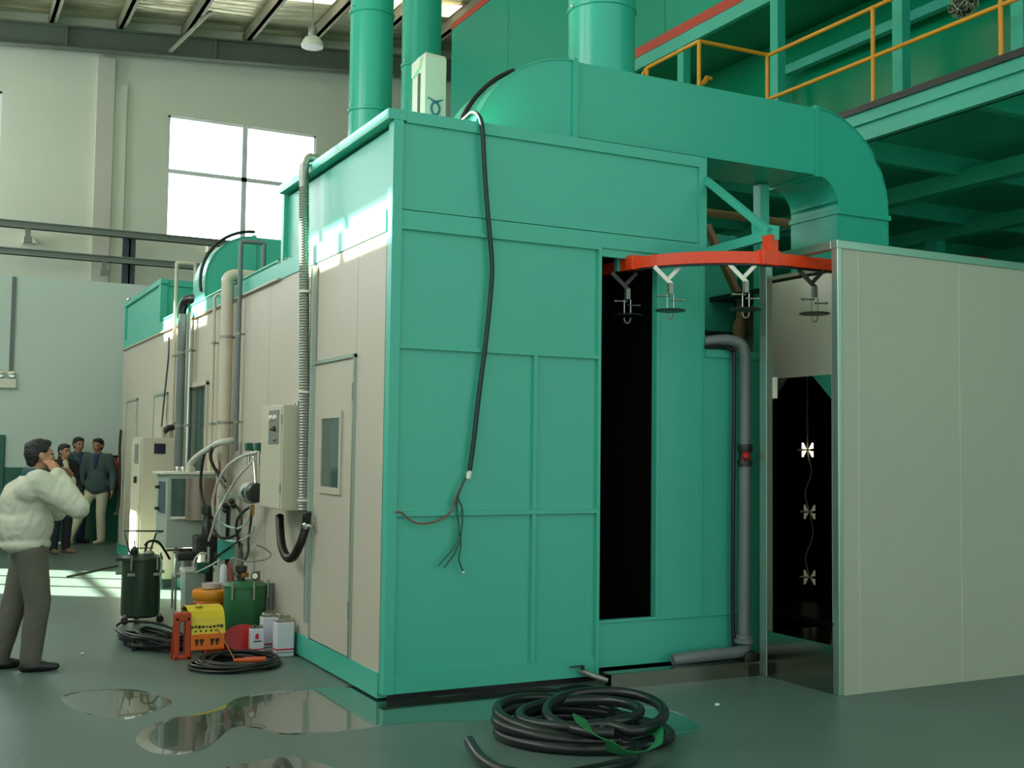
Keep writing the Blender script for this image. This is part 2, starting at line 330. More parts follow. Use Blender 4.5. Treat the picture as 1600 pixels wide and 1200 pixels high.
# high-bay lamp
c = PY(488, 66, 12.0)
t = thing('pendant_lamp', c, 'aluminium high-bay lamp hanging below the foil roof', 'lamp')
MB().lathe(c, [(0.19, -0.09), (0.2, -0.06), (0.18, 0.0), (0.13, 0.07), (0.06, 0.12)], 28).build('shade', 'lamp_shade', t, smooth=True)
MB().lathe(c, [(0.055, 0.11), (0.075, 0.14), (0.075, 0.26), (0.05, 0.3)], 16).build('ballast', 'dull_steel', t, smooth=True)
MB().cyl(c+Vector((0, 0, 0.28)), Vector((c.x, c.y, roof_z(c.x)+0.6)), 0.012, n=8).build('cord', 'dull_steel', t)

# ================================================================== MAIN GREEN BOOTH
bo = thing('spray_booth', (1.3, 5.6, 0), 'long spray booth with green steel front and cream side panels', 'paint booth')
G = 'green_paint'
def gp(name, x0, x1, y0, y1, z0, z1, m=G, par=bo, bev=0.0): return MB().box(x0, x1, y0, y1, z0, z1).build(name, m, par, bevel=bev)
# front: flat sheets with flanges and ribs standing proud
for z0, z1 in ((0.18, 1.215), (1.245, 2.335)):
    gp('panel', 0.07, 1.09, 0.0, 0.03, z0, z1); gp('panel', 1.12, 1.62, 0.0, 0.03, z0, z1)
gp('panel', 0.07, 1.62, 0.0, 0.03, 2.365, 3.14); gp('panel', 0.07, 2.53, 0.0, 0.03, 3.28, 3.87)
gp('corner_post', 0.0, 0.07, -0.022, 0.07, 0.05, 3.878)
gp('flange', 0.092, 2.53, -0.022, 0.03, 3.87, 3.95); gp('flange', 2.53, 2.6, -0.022, 0.05, 3.12, 3.95); gp('flange', 0.07, 2.53, -0.010, 0.03, 3.16, 3.272)
gp('rib', 0.07, 1.62, -0.028, 0.03, 3.14, 3.16); gp('rib', 0.07, 1.62, -0.028, 0.03, 2.335, 2.365); gp('rib', 0.07, 1.62, -0.028, 0.03, 1.215, 1.245); gp('rib', 1.09, 1.12, -0.026, 0.03, 0.18, 2.335)
gp('flange', 1.62, 1.645, -0.03, 0.05, 0.05, 3.16); gp('flange', 0.07, 1.62, -0.014, 0.03, 0.05, 0.18)
# right of the conveyor opening
gp('panel', 2.17, 2.6, 0.0, 0.03, 0.44, 3.12); gp('rib', 2.145, 2.169, -0.014, 0.05, 0.441, 3.10); gp('panel', 1.645, 3.14, 0.0, 0.03, 0.10, 0.42); gp('rib', 1.645, 3.14, -0.012, 0.03, 0.42, 0.44)
gp('rib', 2.54, 2.57, -0.012, 0.02, 0.44, 3.12)
gp('lintel', 1.645, 2.53, 0.005, 0.04, 3.10, 3.16)
gp('hanger_post', 1.86, 1.90, 0.10, 0.14, 3.02, 3.2)
# lower annex to the right of the opening
gp('panel', 2.6, 3.14, 0.0, 0.03, 0.44, 2.40); gp('flange', 2.6, 3.2, -0.02, 0.6, 2.40, 2.46); gp('panel', 3.14, 3.2, 0.0, 0.6, 0.10, 2.40); gp('rib', 2.98, 3.01, -0.015, 0.02, 0.44, 2.40)
# left side, cream sandwich panels between green sill and green head beam
PAN = [0.06, 0.63, 1.55, 2.95, 4.10, 5.25, 6.40, 7.60, 8.60, 9.85, 10.8, 11.3]
doors = {1: 'a', 7: 'b', 9: 'c'}
for i in range(len(PAN)-1):
    y0, y1 = PAN[i]+0.003, PAN[i+1]-0.003; top = 3.13
    if i in doors: gp('side_panel', 0.0, 0.05, y0, y1, 2.33, top, 'white_panel')
    elif i == 5:
        for (a, c, d, e) in ((y0, y1, 2.36, top), (y0, y1, 0.18, 0.95), (y0, y0+0.08, 0.95, 2.36), (y1-0.08, y1, 0.95, 2.36)): gp('side_panel', 0.0, 0.05, a, c, d, e, 'white_panel')
    else: gp('side_panel', 0.0, 0.05, y0, y1, 0.18, top, 'white_panel')
gp('sill_beam', -0.012, 0.08, 0.07, 11.3, 0.015, 0.18); gp('head_beam', -0.010, 0.08, 0.07, 11.3, 3.13, 3.28)
gp('drip_edge', -0.035, 0.0, 2.62, 11.3, 3.125, 3.14, 'white_panel')
# access door with a glazed slot
def booth_door(y0, y1, full=True):
    d = gp('door', -0.012, 0.035, y0+0.012, y1-0.012, 0.19, 2.31, 'white_panel')
    fr = MB().box(-0.022, 0.04, y0-0.012, y0+0.012, 0.18, 2.335).box(-0.022, 0.04, y1-0.012, y1+0.012, 0.18, 2.335).box(-0.03, 0.04, y0-0.012, y1+0.012, 2.312, 2.34)
    fr.build('door_frame', 'aluminium', bo)
    for z in (0.45, 2.0): MB().box(-0.026, -0.01, y0-0.004, y0+0.016, z, z+0.13).build('hinge', 'dull_steel', d)
    return d
d = booth_door(0.63, 1.55)
wy0, wy1, wz0, wz1 = 0.90, 1.31, 1.37, 1.885
f = MB().box(-0.03, -0.011, wy0-0.04, wy1+0.05, wz1, wz1+0.05).box(-0.03, -0.011, wy0-0.04, wy1+0.05, wz0-0.05, wz0).box(-0.03, -0.011, wy0-0.04, wy0, wz0, wz1).box(-0.03, -0.011, wy1, wy1+0.05, wz0, wz1)
f.build('window_bead', 'white_panel', d); MB().box(-0.020, -0.0125, wy0, wy1, wz0, wz1).build('pane', 'glass_dark', d)
MB().lathe((-0.05, 1.49, 1.06), [(0.012, -0.04), (0.012, 0.02), (0.034, 0.025), (0.036, 0.045), (0.02, 0.06)], 16, (-1, 0, 0)).box(-0.075, -0.06, 1.40, 1.5, 1.05, 1.075).build('handle', 'chrome', d, smooth=True)
d = booth_door(7.60, 8.50); d = booth_door(9.85, 10.75)
for y in (8.42,): pass
# observation window of the side
MB().box(-0.03, 0.06, 5.33, 5.37, 0.95, 2.36).box(-0.03, 0.06, 6.28, 6.32, 0.95, 2.36).box(-0.04, 0.06, 5.33, 6.32, 2.33, 2.38).box(-0.03, 0.06, 5.33, 6.32, 0.94, 0.98).build('window_frame', 'white_panel', bo)
MB().box(0.02, 0.03, 5.37, 6.28, 0.98, 2.33).build('pane', 'glass_dark', bo)
# raised head box over the front bay (left side with an inset sheet)
gp('inset_panel', 0.03, 0.05, 0.07, 2.55, 3.28, 3.85); gp('flange', -0.04, 0.09, -0.022, 2.62, 3.88, 3.95); gp('flange', -0.01, 0.05, 2.55, 2.62, 3.28, 3.88)
gp('panel', 0.05, 2.6, 2.58, 2.62, 3.28, 3.88); gp('side_wall', 2.56, 2.6, 0.03, 2.58, 0.1, 3.88)
gp('roof_sheet', 0.1, 2.55, 0.035, 2.6, 3.90, 3.942); gp('roof_sheet', 0.02, 2.6, 2.62, 11.3, 3.22, 3.28)
MB().tube([(-0.005, 2.68, 3.30), (-0.005, 8.0, 3.30)], 0.014, 8).build('roof_edge_tube', 'green_paint', bo, smooth=True)
for y in (2.70, 2.66, 2.3, 2.45): MB().sphere((-0.012, y, 3.285), 0.012, 8, 6).build('bolt', 'chrome', bo)
# interior of the booth: dark lining seen through the conveyor slot
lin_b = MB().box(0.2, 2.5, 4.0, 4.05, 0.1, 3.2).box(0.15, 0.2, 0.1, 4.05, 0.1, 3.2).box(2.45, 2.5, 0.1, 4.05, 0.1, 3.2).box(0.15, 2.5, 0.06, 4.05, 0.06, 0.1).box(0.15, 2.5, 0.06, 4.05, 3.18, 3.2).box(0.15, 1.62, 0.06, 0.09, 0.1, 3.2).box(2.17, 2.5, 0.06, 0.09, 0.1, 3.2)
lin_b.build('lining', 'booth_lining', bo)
rp = MB().cyl((2.12, 1.2, 0.12), (2.12, 1.2, 2.6), 0.022, n=12).build('spray_riser', 'stainless', bo, smooth=True)
for z in (0.45, 1.45, 1.72, 2.05): MB().lathe((2.12, 1.2, z), [(0.012, 0), (0.03, 0.03), (0.03, 0.06), (0.01, 0.10)], 10, (-0.6, -0.8, 0)).build('nozzle', 'brass', rp, smooth=True)
# raised box at the far end of the roof
gp('head_box_sheet', 0.02, 0.05, 8.42, 11.22, 3.28, 3.80); gp('head_box_post', -0.01, 0.08, 8.30, 8.42, 3.28, 3.798); gp('head_box_post', -0.01, 0.08, 11.2, 11.3, 3.28, 3.798); gp('head_box_rail', -0.015, 0.078, 8.26, 11.3, 3.80, 3.868)
gp('head_box_sheet', 0.08, 0.95, 8.32, 8.36, 3.28, 3.78); gp('head_box_rail', 0.08, 0.95, 8.29, 8.37, 3.78, 3.85); gp('head_box_lid', 0.082, 0.95, 8.38, 11.3, 3.85, 3.87); gp('head_box_post', 0.60, 0.68, 8.28, 8.36, 3.28, 3.90)
MB().sphere((0.02, 11.1, 3.9), 0.03, 8, 6).build('bolt', 'chrome', bo)
# black block painted as the shadow gap under the booth
gp('plinth', 0.06, 2.6, 0.06, 11.2, 0.0, 0.10, 'gap_shade')

# ================================================================== DUCTS
def elbow_duct(parts, x0, x1, y0, y1, zt, zb, rl, zl, rr, zr, m, par):
    """rectangular duct along x with 90 degree elbows down at both ends; returns nothing"""
    h = zt-zb
    def arc(cx, cz, r, a0, a1, n=14): return [(cx+r*math.cos(a0+(a1-a0)*i/n), cz+r*math.sin(a0+(a1-a0)*i/n)) for i in range(n+1)]
    t = 0.012
    def elbow(cx, sgn, rin, zend, nm):
        # cx: x of the straight end; turn centre is below the inner corner
        cz = zb-rin
        a0, a1 = PI/2, (PI if sgn < 0 else 0)
        o = arc(cx, cz, rin+h, a0, a1); i_ = arc(cx, cz, rin, a0, a1)
        o += [(o[-1][0], zend)]; i_ += [(i_[-1][0], zend)]
        for ya, yb in ((y0, y0+t), (y1-t, y1)):
            MB().prism([(p[0], ya, p[1]) for p in o+i_[::-1]], (0, yb-ya, 0)).build('elbow_cheek', m, par)
        for q, nm2, dr in ((o, 'elbow_back', 0.008), (i_, 'elbow_throat', -0.008)):
            mb = MB()
            q2 = arc(cx, cz, (rin+h if q is o else rin)+dr, a0, a1); q2 += [(q2[-1][0], zend)]
            for k in range(len(q)-1):
                mb.prism([(q[k][0], y0-0.012, q[k][1]), (q[k+1][0], y0-0.012, q[k+1][1]), (q2[k+1][0], y0-0.012, q2[k+1][1]), (q2[k][0], y0-0.012, q2[k][1])], (0, y1-y0+0.024, 0))
            mb.build(nm2, m, par, smooth=True)
    if rl is not None: elbow(x0, -1, rl, zl, 'l')
    if rr is not None: elbow(x1, 1, rr, zr, 'r')
    MB().box(x0, x1, y0, y1, zb, zt).build('duct_run', m, par)
    for x in (x0, x1): MB().box(x-0.022, x+0.022, y0-0.02, y1+0.02, zb-0.02, zt+0.02).build('duct_flange', m, par)
dt = thing('air_duct', (2.9, 0.65, 3.95), 'large rectangular green air duct bridging both booths with curved ends', 'duct')
elbow_duct(None, 1.62, 4.05, 0.35, 0.93, 4.66, 4.075, 0.30, 3.95, 0.24, 3.20, 'green_paint_gloss', dt)
MB().box(4.27, 4.90, 0.32, 0.96, 3.755, 3.80).build('duct_flange', 'green_paint_gloss', dt, bevel=0.006)
de = thing('air_duct', (0.6, 5.9, 3.28), 'smaller green elbow duct curving onto the booth roof beside the window glare', 'duct')
elbow_duct(None, 0.56, 2.2, 5.75, 6.35, 4.06, 3.62, 0.10, 3.28, None, 0, 'green_paint', de)
MB().rings([(0.56-0.60*math.cos(a), 5.74, 3.52+0.60*math.sin(a)) for a in [PI/2*k/14 for k in range(-2, 15)]], [0.018]*17, 8).build('edge_gasket', 'black_rubber', de, smooth=True)
# round stacks
def stack(x, y, r, z0, z1, rings, label):
    t = thing('exhaust_stack', (x, y, z0), label, 'stack', 'round exhaust stacks')
    MB().rings([(x, y, z0), (x, y, z1)], [r, r], 40).build('pipe', 'green_paint_gloss', t, smooth=True)
    for z in rings: 
        MB().lathe((x, y, z), [(r, -0.02), (r+0.012, -0.014), (r+0.012, 0.014), (r, 0.02)], 40).build('seam_ring', 'green_paint_gloss', t, smooth=True)
        for a in (PI*1.02, PI*1.08): MB().sphere((x+(r+0.02)*math.cos(a), y+(r+0.02)*math.sin(a), z+0.05*(a > PI*1.05)), 0.014, 8, 6).build('bolt', 'chrome', t)
stack(1.655, 5.0, 0.245, 3.28, 9.4, (5.47, 6.6), 'leftmost round green exhaust stack with a ring joint')
stack(2.85, 6.4, 0.255, 3.28, 9.4, (6.6,), 'round green exhaust stack standing behind the white carton')
stack(2.04, 0.64, 0.27, 4.66, 9.0, (5.22,), 'round green exhaust stack rising from the big duct')
MB().box(2.6, 3.3, 5.9, 6.9, 0.0, 3.28).build('annex', 'green_paint', bo)
# ================================================================== RIGHT BOOTH (white sandwich panels)
ob = thing('drying_booth', (4.5, 0.2, 0), 'pale grey drying booth with aluminium edge trim at the right', 'booth')
FY = -1.09
def op(name, x0, x1, y0, y1, z0, z1, m='grey_panel', bev=0.0): return MB().box(x0, x1, y0, y1, z0, z1).build(name, m, ob, bevel=bev)
for x0, x1 in ((2.965, 3.12), (3.12, 4.13), (4.13, 5.14), (5.14, 6.15), (6.15, 7.16), (7.16, 8.2)): op('wall_panel', x0+0.003, x1-0.003, FY, FY+0.05, 0.0, 3.11)
for x in (3.12, 4.13, 5.14, 6.15, 7.16): op('joint_strip', x-0.006, x+0.006, FY-0.003, FY+0.02, 0.0, 3.11, 'panel_joint')
op('corner_trim', 2.925, 2.968, FY-0.008, FY+0.055, 0.0, 3.12, 'aluminium', 0.006)
op('top_trim', 2.92, 8.2, FY-0.01, FY+0.055, 3.11, 3.17, 'aluminium', 0.004); op('top_trim', 2.92, 2.98, FY+0.055, -0.24, 3.11, 3.17, 'aluminium', 0.004)
op('jamb', 2.925, 2.985, -0.335, -0.255, 0.0, 3.11, 'aluminium', 0.004)
op('sill_plate', 2.93, 2.95, FY+0.055, -0.335, 0.0, 0.335, 'stainless'); op('sill_top', 2.95, 3.7, FY+0.055, -0.33, 0.28, 0.335, 'stainless')
# slanting rear wall, roof, dark lining
MB().prism([(2.985, -0.30, 0), (4.2, 1.17, 0), (4.24, 1.22, 0), (2.985, -0.255, 0)], (0, 0, 3.15)).build('rear_wall', 'grey_panel', ob)
MB().prism([(3.70, FY+0.05, 3.15), (8.2, FY+0.05, 3.15), (8.2, 4.0, 3.15), (4.22, 4.0, 3.15), (4.22, 1.22, 3.15), (3.70, 0.60, 3.15)], (0, 0, 0.03)).build('roof_sheet', 'grey_panel', ob)
MB().box(4.2, 4.24, 1.2, 4, 0, 3.15).box(4.2, 8.2, 3.96, 4.0, 0, 3.15).box(8.15, 8.2, FY+0.05, 4, 0, 3.15).build('rear_wall', 'grey_panel', ob)
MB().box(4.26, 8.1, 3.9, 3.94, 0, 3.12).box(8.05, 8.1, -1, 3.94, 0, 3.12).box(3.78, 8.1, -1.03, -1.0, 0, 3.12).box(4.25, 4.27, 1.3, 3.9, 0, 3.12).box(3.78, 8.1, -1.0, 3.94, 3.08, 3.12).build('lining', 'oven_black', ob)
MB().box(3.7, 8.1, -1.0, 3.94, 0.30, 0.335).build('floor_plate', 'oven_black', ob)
# inner bulkhead with the chamfered tunnel mouth
IX = 3.70
MB().box(IX, IX+0.04, -1.03, 0.56, 2.30, 3.12).box(IX, IX+0.04, -1.03, -0.20, 0.335, 2.30).build('bulkhead', 'bulkhead_white', ob)
MB().prism([(IX, -0.20, 2.30), (IX, 0.02, 2.30), (IX, -0.20, 2.10)], (0.02, 0, 0)).build('gusset', 'green_paint', ob)
MB().prism([(IX, 0.56, 2.30), (IX, 0.33, 2.30), (IX, 0.56, 2.08)], (0.02, 0, 0)).build('gusset', 'dull_steel', ob)
MB().box(2.99, 3.02, -0.35, -0.325, 2.08, 2.24).build('hinge', 'plaster_lamp', ob)
# string of heater lamps inside the tunnel
lamps = [PX(1262, 703, 4.6), PX(1265, 800, 4.6), PX(1265, 902, 4.6)]
for k, c in enumerate(lamps):
    t = thing('heater_lamp', c, ('topmost glowing bow-tie lamp in the dark booth tunnel', 'middle dim bow-tie lamp on the cord in the dark booth', 'lowest dim bow-tie lamp at the end of the white cord')[k], 'lamp', 'bow-tie lamps in the drying booth')
    n = Vector((-0.72, -0.69, 0)); e = Vector((0.69, -0.72, 0)); up = Vector((0, 0, 1))
    for sx in (-1, 1):
        for sz in (-1, 1):
            MB().prism([c+e*(0.010*sx)+up*(0.006*sz), c+e*(0.052*sx)+up*(0.014*sz), c+e*(0.052*sx)+up*(0.066*sz), c+e*(0.038*sx)+up*(0.066*sz)], n*0.012).build('petal', 'heater' if k == 0 else 'heater_dim', t)
    MB().cyl(c-e*0.09, c+e*0.02, 0.012, n=10).build('holder', 'dull_steel', t)
pts = [lamps[0]+Vector((0, 0, 1.36))] + [lamps[0]+Vector((0, 0, 0.6))]
for a, c in ((lamps[0], lamps[1]), (lamps[1], lamps[2])): pts += [a, a.lerp(c, 0.35)+Vector((0.02, -0.02, 0)), a.lerp(c, 0.7)-Vector((0.02, -0.03, 0))]
pts.append(lamps[2])
tag(MB().tube(cr(pts, 8), 0.007, 8).build('lamp_cord', 'cord_white', smooth=True), 'white cord dangling between the bow-tie lamps', 'cord')

# ================================================================== CONVEYOR
ct = thing('conveyor_track', (2.4, -0.4, 3.0), 'orange curved overhead conveyor track linking the two booths', 'conveyor')
TC, TR, TZ = (2.78, 0.14), 0.87, 3.06
def track_pt(t, r=TR): return Vector((TC[0]-r*math.cos(t), TC[1]-r*math.sin(t), TZ))
path = [Vector((TC[0]-TR, 0.36, TZ)), Vector((TC[0]-TR, 0.25, TZ))]+[track_pt(PI/2*k/24) for k in range(25)]+[Vector((3.68, TC[1]-TR, TZ))]
def sweep(mb, path, w, h, dz=0):
    prev = None; vs = []; fs = []
    for i, p in enumerate(path):
        d = (path[min(i+1, len(path)-1)]-path[max(i-1, 0)]).normalized(); r = d.cross(Vector((0, 0, 1))).normalized()
        for a, c in ((-1, -1), (1, -1), (1, 1), (-1, 1)): vs.append(p+r*(a*w/2)+Vector((0, 0, dz+c*h/2)))
    for i in range(len(path)-1):
        for j in range(4): fs.append((i*4+j, i*4+(j+1) % 4, (i+1)*4+(j+1) % 4, (i+1)*4+j))
    fs += [(3, 2, 1, 0), tuple(range(len(path)*4-4, len(path)*4))]
    return mb.add(vs, fs)
sweep(MB(), path, 0.055, 0.085).build('rail', 'track_orange', ct)
sweep(MB(), path, 0.03, 0.012, -0.05).build('slot', 'black_rubber', ct)
for q, w in ((path[5], 0.10), (Vector((2.62, TC[1]-TR+0.012, TZ)), 0.16)): MB().box(q.x-w/2, q.x+w/2, q.y-0.045, q.y+0.045, TZ-0.05, TZ+0.06).build('coupling', 'track_orange', ct, bevel=0.006)
MB().box(2.60, 2.68, TC[1]-TR-0.03, TC[1]-TR+0.05, TZ+0.04, TZ+0.17).build('suspension_lug', 'track_orange', ct)
br = thing('wall_bracket', (2.6, -0.3, 3.1), 'triangular green angle-iron bracket carrying the orange track', 'bracket')
e = Vector((2.63, TC[1]-TR+0.01, 3.24))
MB().bar((2.6, -0.01, 3.78), e+Vector((0, 0, 0.02)), 0.045, 0.05).build('upper_arm', 'green_paint', br); MB().bar((2.58, -0.01, 3.20), e-Vector((0, 0, 0.01)), 0.045, 0.07).build('lower_arm', 'green_paint', br)
MB().prism([e+Vector((0.025, -0.08, -0.05)), e+Vector((0.025, 0.20, -0.04)), e+Vector((0.025, 0.22, 0.14)), e+Vector((0.025, 0.08, 0.09)), e+Vector((0.025, -0.08, 0.05))], (-0.012, 0, 0)).build('gusset', 'green_paint', br)
def hanger(x, y, label, white=True, rz=0.0):
    t = thing('hanger', (x, y, TZ-0.06), label, 'hanger', 'work hangers on the orange track')
    o = Vector((x, y, TZ-0.06)); d = Vector((math.cos(rz), math.sin(rz), 0))
    arm = 'plaster_lamp' if white else 'machine_black'
    MB().bar(o-d*0.10+Vector((0, 0, 0.01)), o+d*0.03+Vector((0, 0, -0.12)), 0.012, 0.03).build('arm', arm, t); MB().bar(o+d*0.09+Vector((0, 0, 0.01)), o+d*0.01+Vector((0, 0, -0.075)), 0.012, 0.028).build('arm', arm, t)
    k = o+d*0.02+Vector((0, 0, -0.13))
    MB().box(k.x-0.018, k.x+0.018, k.y-0.014, k.y+0.014, k.z-0.06, k.z+0.02).build('clevis', 'dull_steel', t)
    c1 = k+Vector((0, 0, -0.075))
    for sg, zz in ((-1, 0.0), (1, -0.028)): MB().rings([c1+Vector((0, 0, zz)), c1+d*(sg*0.06)+Vector((0, 0, zz)), c1+d*(sg*0.10)+Vector((0, 0, zz))], [0.007, 0.006, 0.010], 8).build('pin', 'chrome', t, smooth=True)
    for s_ in (-1, 1): MB().cyl(c1+d*(0.024*s_)+Vector((0, 0, 0.01)), c1+d*(0.024*s_)+Vector((0, 0, -0.10)), 0.005, n=8).build('rod', 'chrome', t)
    c2 = c1+Vector((0, 0, -0.105))
    MB().lathe(c2, [(0.0, 0.004), (0.108, 0.004), (0.112, 0.0), (0.108, -0.006), (0.0, -0.006)], 28).build('disc', 'disc_dark', t)
    MB().tube([c2+d*(0.024*math.cos(a))+Vector((0, 0, -0.02-0.042*math.sin(a))) for a in [PI*q/10 for q in range(11)]], 0.006, 8).build('hook', 'dull_steel', t, smooth=True)
hanger(1.93, 0.10, 'dark work hanger hanging inside the shaded booth slot', False, -0.4)
a = math.radians(31); p_ = track_pt(a); hanger(p_.x, p_.y, 'white-armed hanger with dark disc nearest the booth slot', True, -0.4)
a = math.radians(67); p_ = track_pt(a); hanger(p_.x, p_.y, 'white-armed hanger with tilted dark disc between the two booths', True, -0.4)
hanger(3.02, TC[1]-TR, 'black-chained hanger with disc in front of the pale bulkhead', False, -0.4)

# ================================================================== PIPEWORK BETWEEN THE BOOTHS
t = thing('drain_pipe', (2.9, -0.12, 0.1), 'grey plastic pipe with red valve standing against the green annex', 'pipe')
x = 2.895; yy = -0.12
MB().tube(cr([(2.62, 0.02, 2.52), (2.75, -0.07, 2.535), (2.86, yy, 2.50), (x, yy, 2.40)], 6)+[Vector((x, yy, 1.72))], 0.042, 16).build('upper_pipe', 'pipe_grey', t, smooth=True)
MB().tube([(x, yy, 1.58), (x-0.01, yy, 0.24)], 0.045, 16).build('lower_pipe', 'pipe_grey', t, smooth=True)
MB().lathe((x, yy, 1.56), [(0.055, 0), (0.06, 0.03), (0.045, 0.06), (0.045, 0.10), (0.06, 0.13), (0.055, 0.17)], 16).build('valve', 'machine_black', t, smooth=True)
MB().lathe((x-0.03, yy-0.05, 1.64), [(0.03, 0), (0.034, 0.02), (0.012, 0.05)], 12, (-0.7, -0.7, 0)).build('valve_handle', 'red_plastic', t, smooth=True)
MB().lathe((x-0.01, yy, 0.22), [(0.075, 0), (0.075, 0.03), (0.06, 0.03), (0.06, 0.06)], 18).build('flange', 'pipe_grey', t, smooth=True)
MB().tube(cr([(2.24, -0.10, 0.13), (2.38, -0.13, 0.145), (2.6, -0.15, 0.155), (2.82, -0.15, 0.16), (2.89, -0.13, 0.19), (2.89, -0.12, 0.25)], 6), 0.045, 14).build('drain_pipe', 'pipe_grey', t, smooth=True)
MB().box(2.83, 2.96, -0.21, -0.06, 0.06, 0.16).build('elbow_block', 'machine_black', t, bevel=0.015)
tag(MB().tube(cr([(2.58, -0.035, 2.47), (2.70, -0.05, 2.49), (2.80, -0.07, 2.46), (2.83, -0.07, 2.3), (2.82, -0.07, 1.2), (2.82, -0.07, 0.4), (2.83, -0.08, 0.16)], 8), 0.016, 10).build('black_cable', 'black_rubber', smooth=True), 'black cable running down beside the grey drain pipe', 'cable')
t = thing('floor_channel', (2.2, -0.27, 0), 'low stainless box channel lying on the floor before the booth', 'channel')
MB().prism([(1.60, -0.27, 0.0), (1.60, -0.27, 0.105), (2.92, -0.285, 0.105), (2.92, -0.285, 0.0)], (0, 0.012, 0)).build('front_sheet', 'stainless', t); MB().box(1.60, 2.92, -0.27, -0.16, 0.095, 0.105).build('top_sheet', 'stainless', t); MB().box(2.80, 2.90, -0.287, -0.27, 0, 0.09).build('joint_plate', 'machine_black', t); MB().box(1.62, 2.92, -0.17, -0.16, 0, 0.095).build('back_sheet', 'stainless', t)
t = thing('drain_tap', (1.5, -0.1, 0.06), 'small steel drain tap poking out under the green front', 'tap')
MB().rings([(1.50, 0.0, 0.095), (1.50, -0.05, 0.095), (1.56, -0.13, 0.07), (1.62, -0.20, 0.05)], [0.016, 0.022, 0.02, 0.018], 10).build('spout', 'dull_steel', t, smooth=True); MB().box(1.39, 1.50, -0.06, -0.05, 0.13, 0.14).box(1.485, 1.505, -0.065, -0.04, 0.09, 0.14).build('lever', 'machine_black', t)

# ---- things glimpsed through the gap
def post(name, x, y, z0, z1, w, m, label, cat): return tag(MB().box(x-w/2, x+w/2, y-w/2, y+w/2, z0, z1).build(name, m, bevel=0.004), label, cat)
post('steel_post', 3.86, 0.85, 0, 4.06, 0.10, 'green_paint', 'pale green steel post under the air duct in the gap', 'post')
tag(MB().cyl((3.2, 1.8, 4.00), (5.4, 1.8, 4.0), 0.04, n=14).build('overhead_pipe', 'wood'), 'dull brown pipe running level behind the triangular bracket', 'pipe')
p0 = PY(1104, 352, 1.2); p1 = PY(1122, 392, 1.2)
tag(MB().bar(p0, p1+(p1-p0)*3.2, 0.07, 0.05).build('wooden_prop', 'wood'), 'leaning wooden prop seen through the gap behind the track', 'timber')
c0 = PY(1098, 396, 1.5); c1 = PY(1148, 520, 1.5)
gb = thing('service_box', (c0.x, 1.5, c1.z), 'green sheet box behind the hangers in the gap between booths', 'box')
MB().box(c0.x-0.4, c1.x, 1.5, 2.2, c1.z, c0.z+0.2).build('body', 'green_paint', gb, bevel=0.01); MB().box(c1.x-0.04, c1.x+0.01, 1.48, 1.5, c1.z, c0.z+0.2).build('edge_strip', 'green_paint_gloss', gb); MB().box(c0.x-0.4, c1.x+0.02, 1.46, 2.2, c1.z-0.08, c1.z-0.05).build('shelf', 'green_dark', gb)
c = PY(1158, 500, 1.2)
t = thing('brass_valve', (c.x, 1.2, c.z-0.2), 'brownish pipe fitting on the annex behind the hangers', 'valve')
MB().rings([c+Vector((-0.02, 0, -0.35)), c+Vector((-0.02, 0, -0.05)), c+Vector((0, 0, 0.02)), c+Vector((0, 0, 0.16))], [0.06, 0.06, 0.045, 0.045], 14).build('body', 'wood', t, smooth=True); MB().lathe(c+Vector((0.03, 0, 0.12)), [(0.05, 0), (0.07, 0.02), (0.07, 0.05), (0.03, 0.06)], 14).build('flange', 'machine_black', t, smooth=True)
o = tag(MB().box(2.62, 3.9, 0.95, 3.0, 0, 2.53).build('machine_plinth', 'green_paint'), 'low green machine housing between the two booths', 'machine')

MB().box(3.5, 3.9, 0.93, 0.95, 2.50, 2.53).build('edge_strip', 'red_stripe', o)

# ================================================================== MEZZANINE AND UPPER OVEN
pf = thing('mezzanine', (9, 3, 4.95), 'raised green steel mezzanine with dark underside', 'platform')
PZ0, PZT = 4.97, 5.30
MB().box(6.02, 15.9, -7, 3.30, 5.22, 5.29).box(5.02, 15.9, 3.30, 13.8, 5.22, 5.29).build('deck', 'green_steel', pf)
def channel(mb, x, y0, y1): mb.box(x, x+0.03, y0, y1, PZ0, PZT).box(x-0.05, x+0.03, y0, y1, PZT-0.015, PZT).box(x-0.075, x+0.03, y0, y1, PZ0, PZ0+0.13).box(x-0.045, x+0.03, y0, y1, PZ0+0.20, PZT)
b = MB(); channel(b, 6.05, -7, 3.34); b.build('edge_beam', 'green_paint', pf); b = MB(); channel(b, 5.05, 3.34, 13.8); b.build('edge_beam', 'green_paint', pf)
MB().box(5.0, 6.05, 3.30, 3.36, PZ0, PZT).build('edge_beam', 'green_paint', pf)
MB().box(5.97, 6.0, -7, 3.34, 5.29, 5.36).build('toe_board', 'machine_black', pf)
for y in (-5.6, -3.6, -1.6, 0.4, 2.4, 4.4, 6.4, 8.4): MB().box(6.08, 15.9, y-0.05, y+0.05, 4.99, 5.22).build('joist', 'green_steel', pf)
for x in (8.2, 10.6, 13.0): MB().box(x-0.1, x+0.1, -7, 9.95, 4.85, 5.05).build('girder', 'green_steel', pf)
for x, y in ((8.4, 4.5), (10.6, -2), (10.6, 5.0)): MB().box(x-0.1, x+0.1, y-0.1, y+0.1, 0, 4.85).build('leg', 'green_steel', pf)
gr = thing('guard_rail', (6, 1, 5.3), 'yellow tubular guard rail along the mezzanine edge', 'railing')
for y in (-3.2, -1.59, 0.03, 1.63, 3.32): MB().cyl((6.0, y, 5.29), (6.0, y, 6.37), 0.024, n=12).build('post', 'yellow_paint', gr, smooth=True)
for z in (6.37, 5.84): MB().tube([(6.0, -6, z), (6.0, 3.32, z)], 0.023, 12).build('rail', 'yellow_paint', gr, smooth=True)
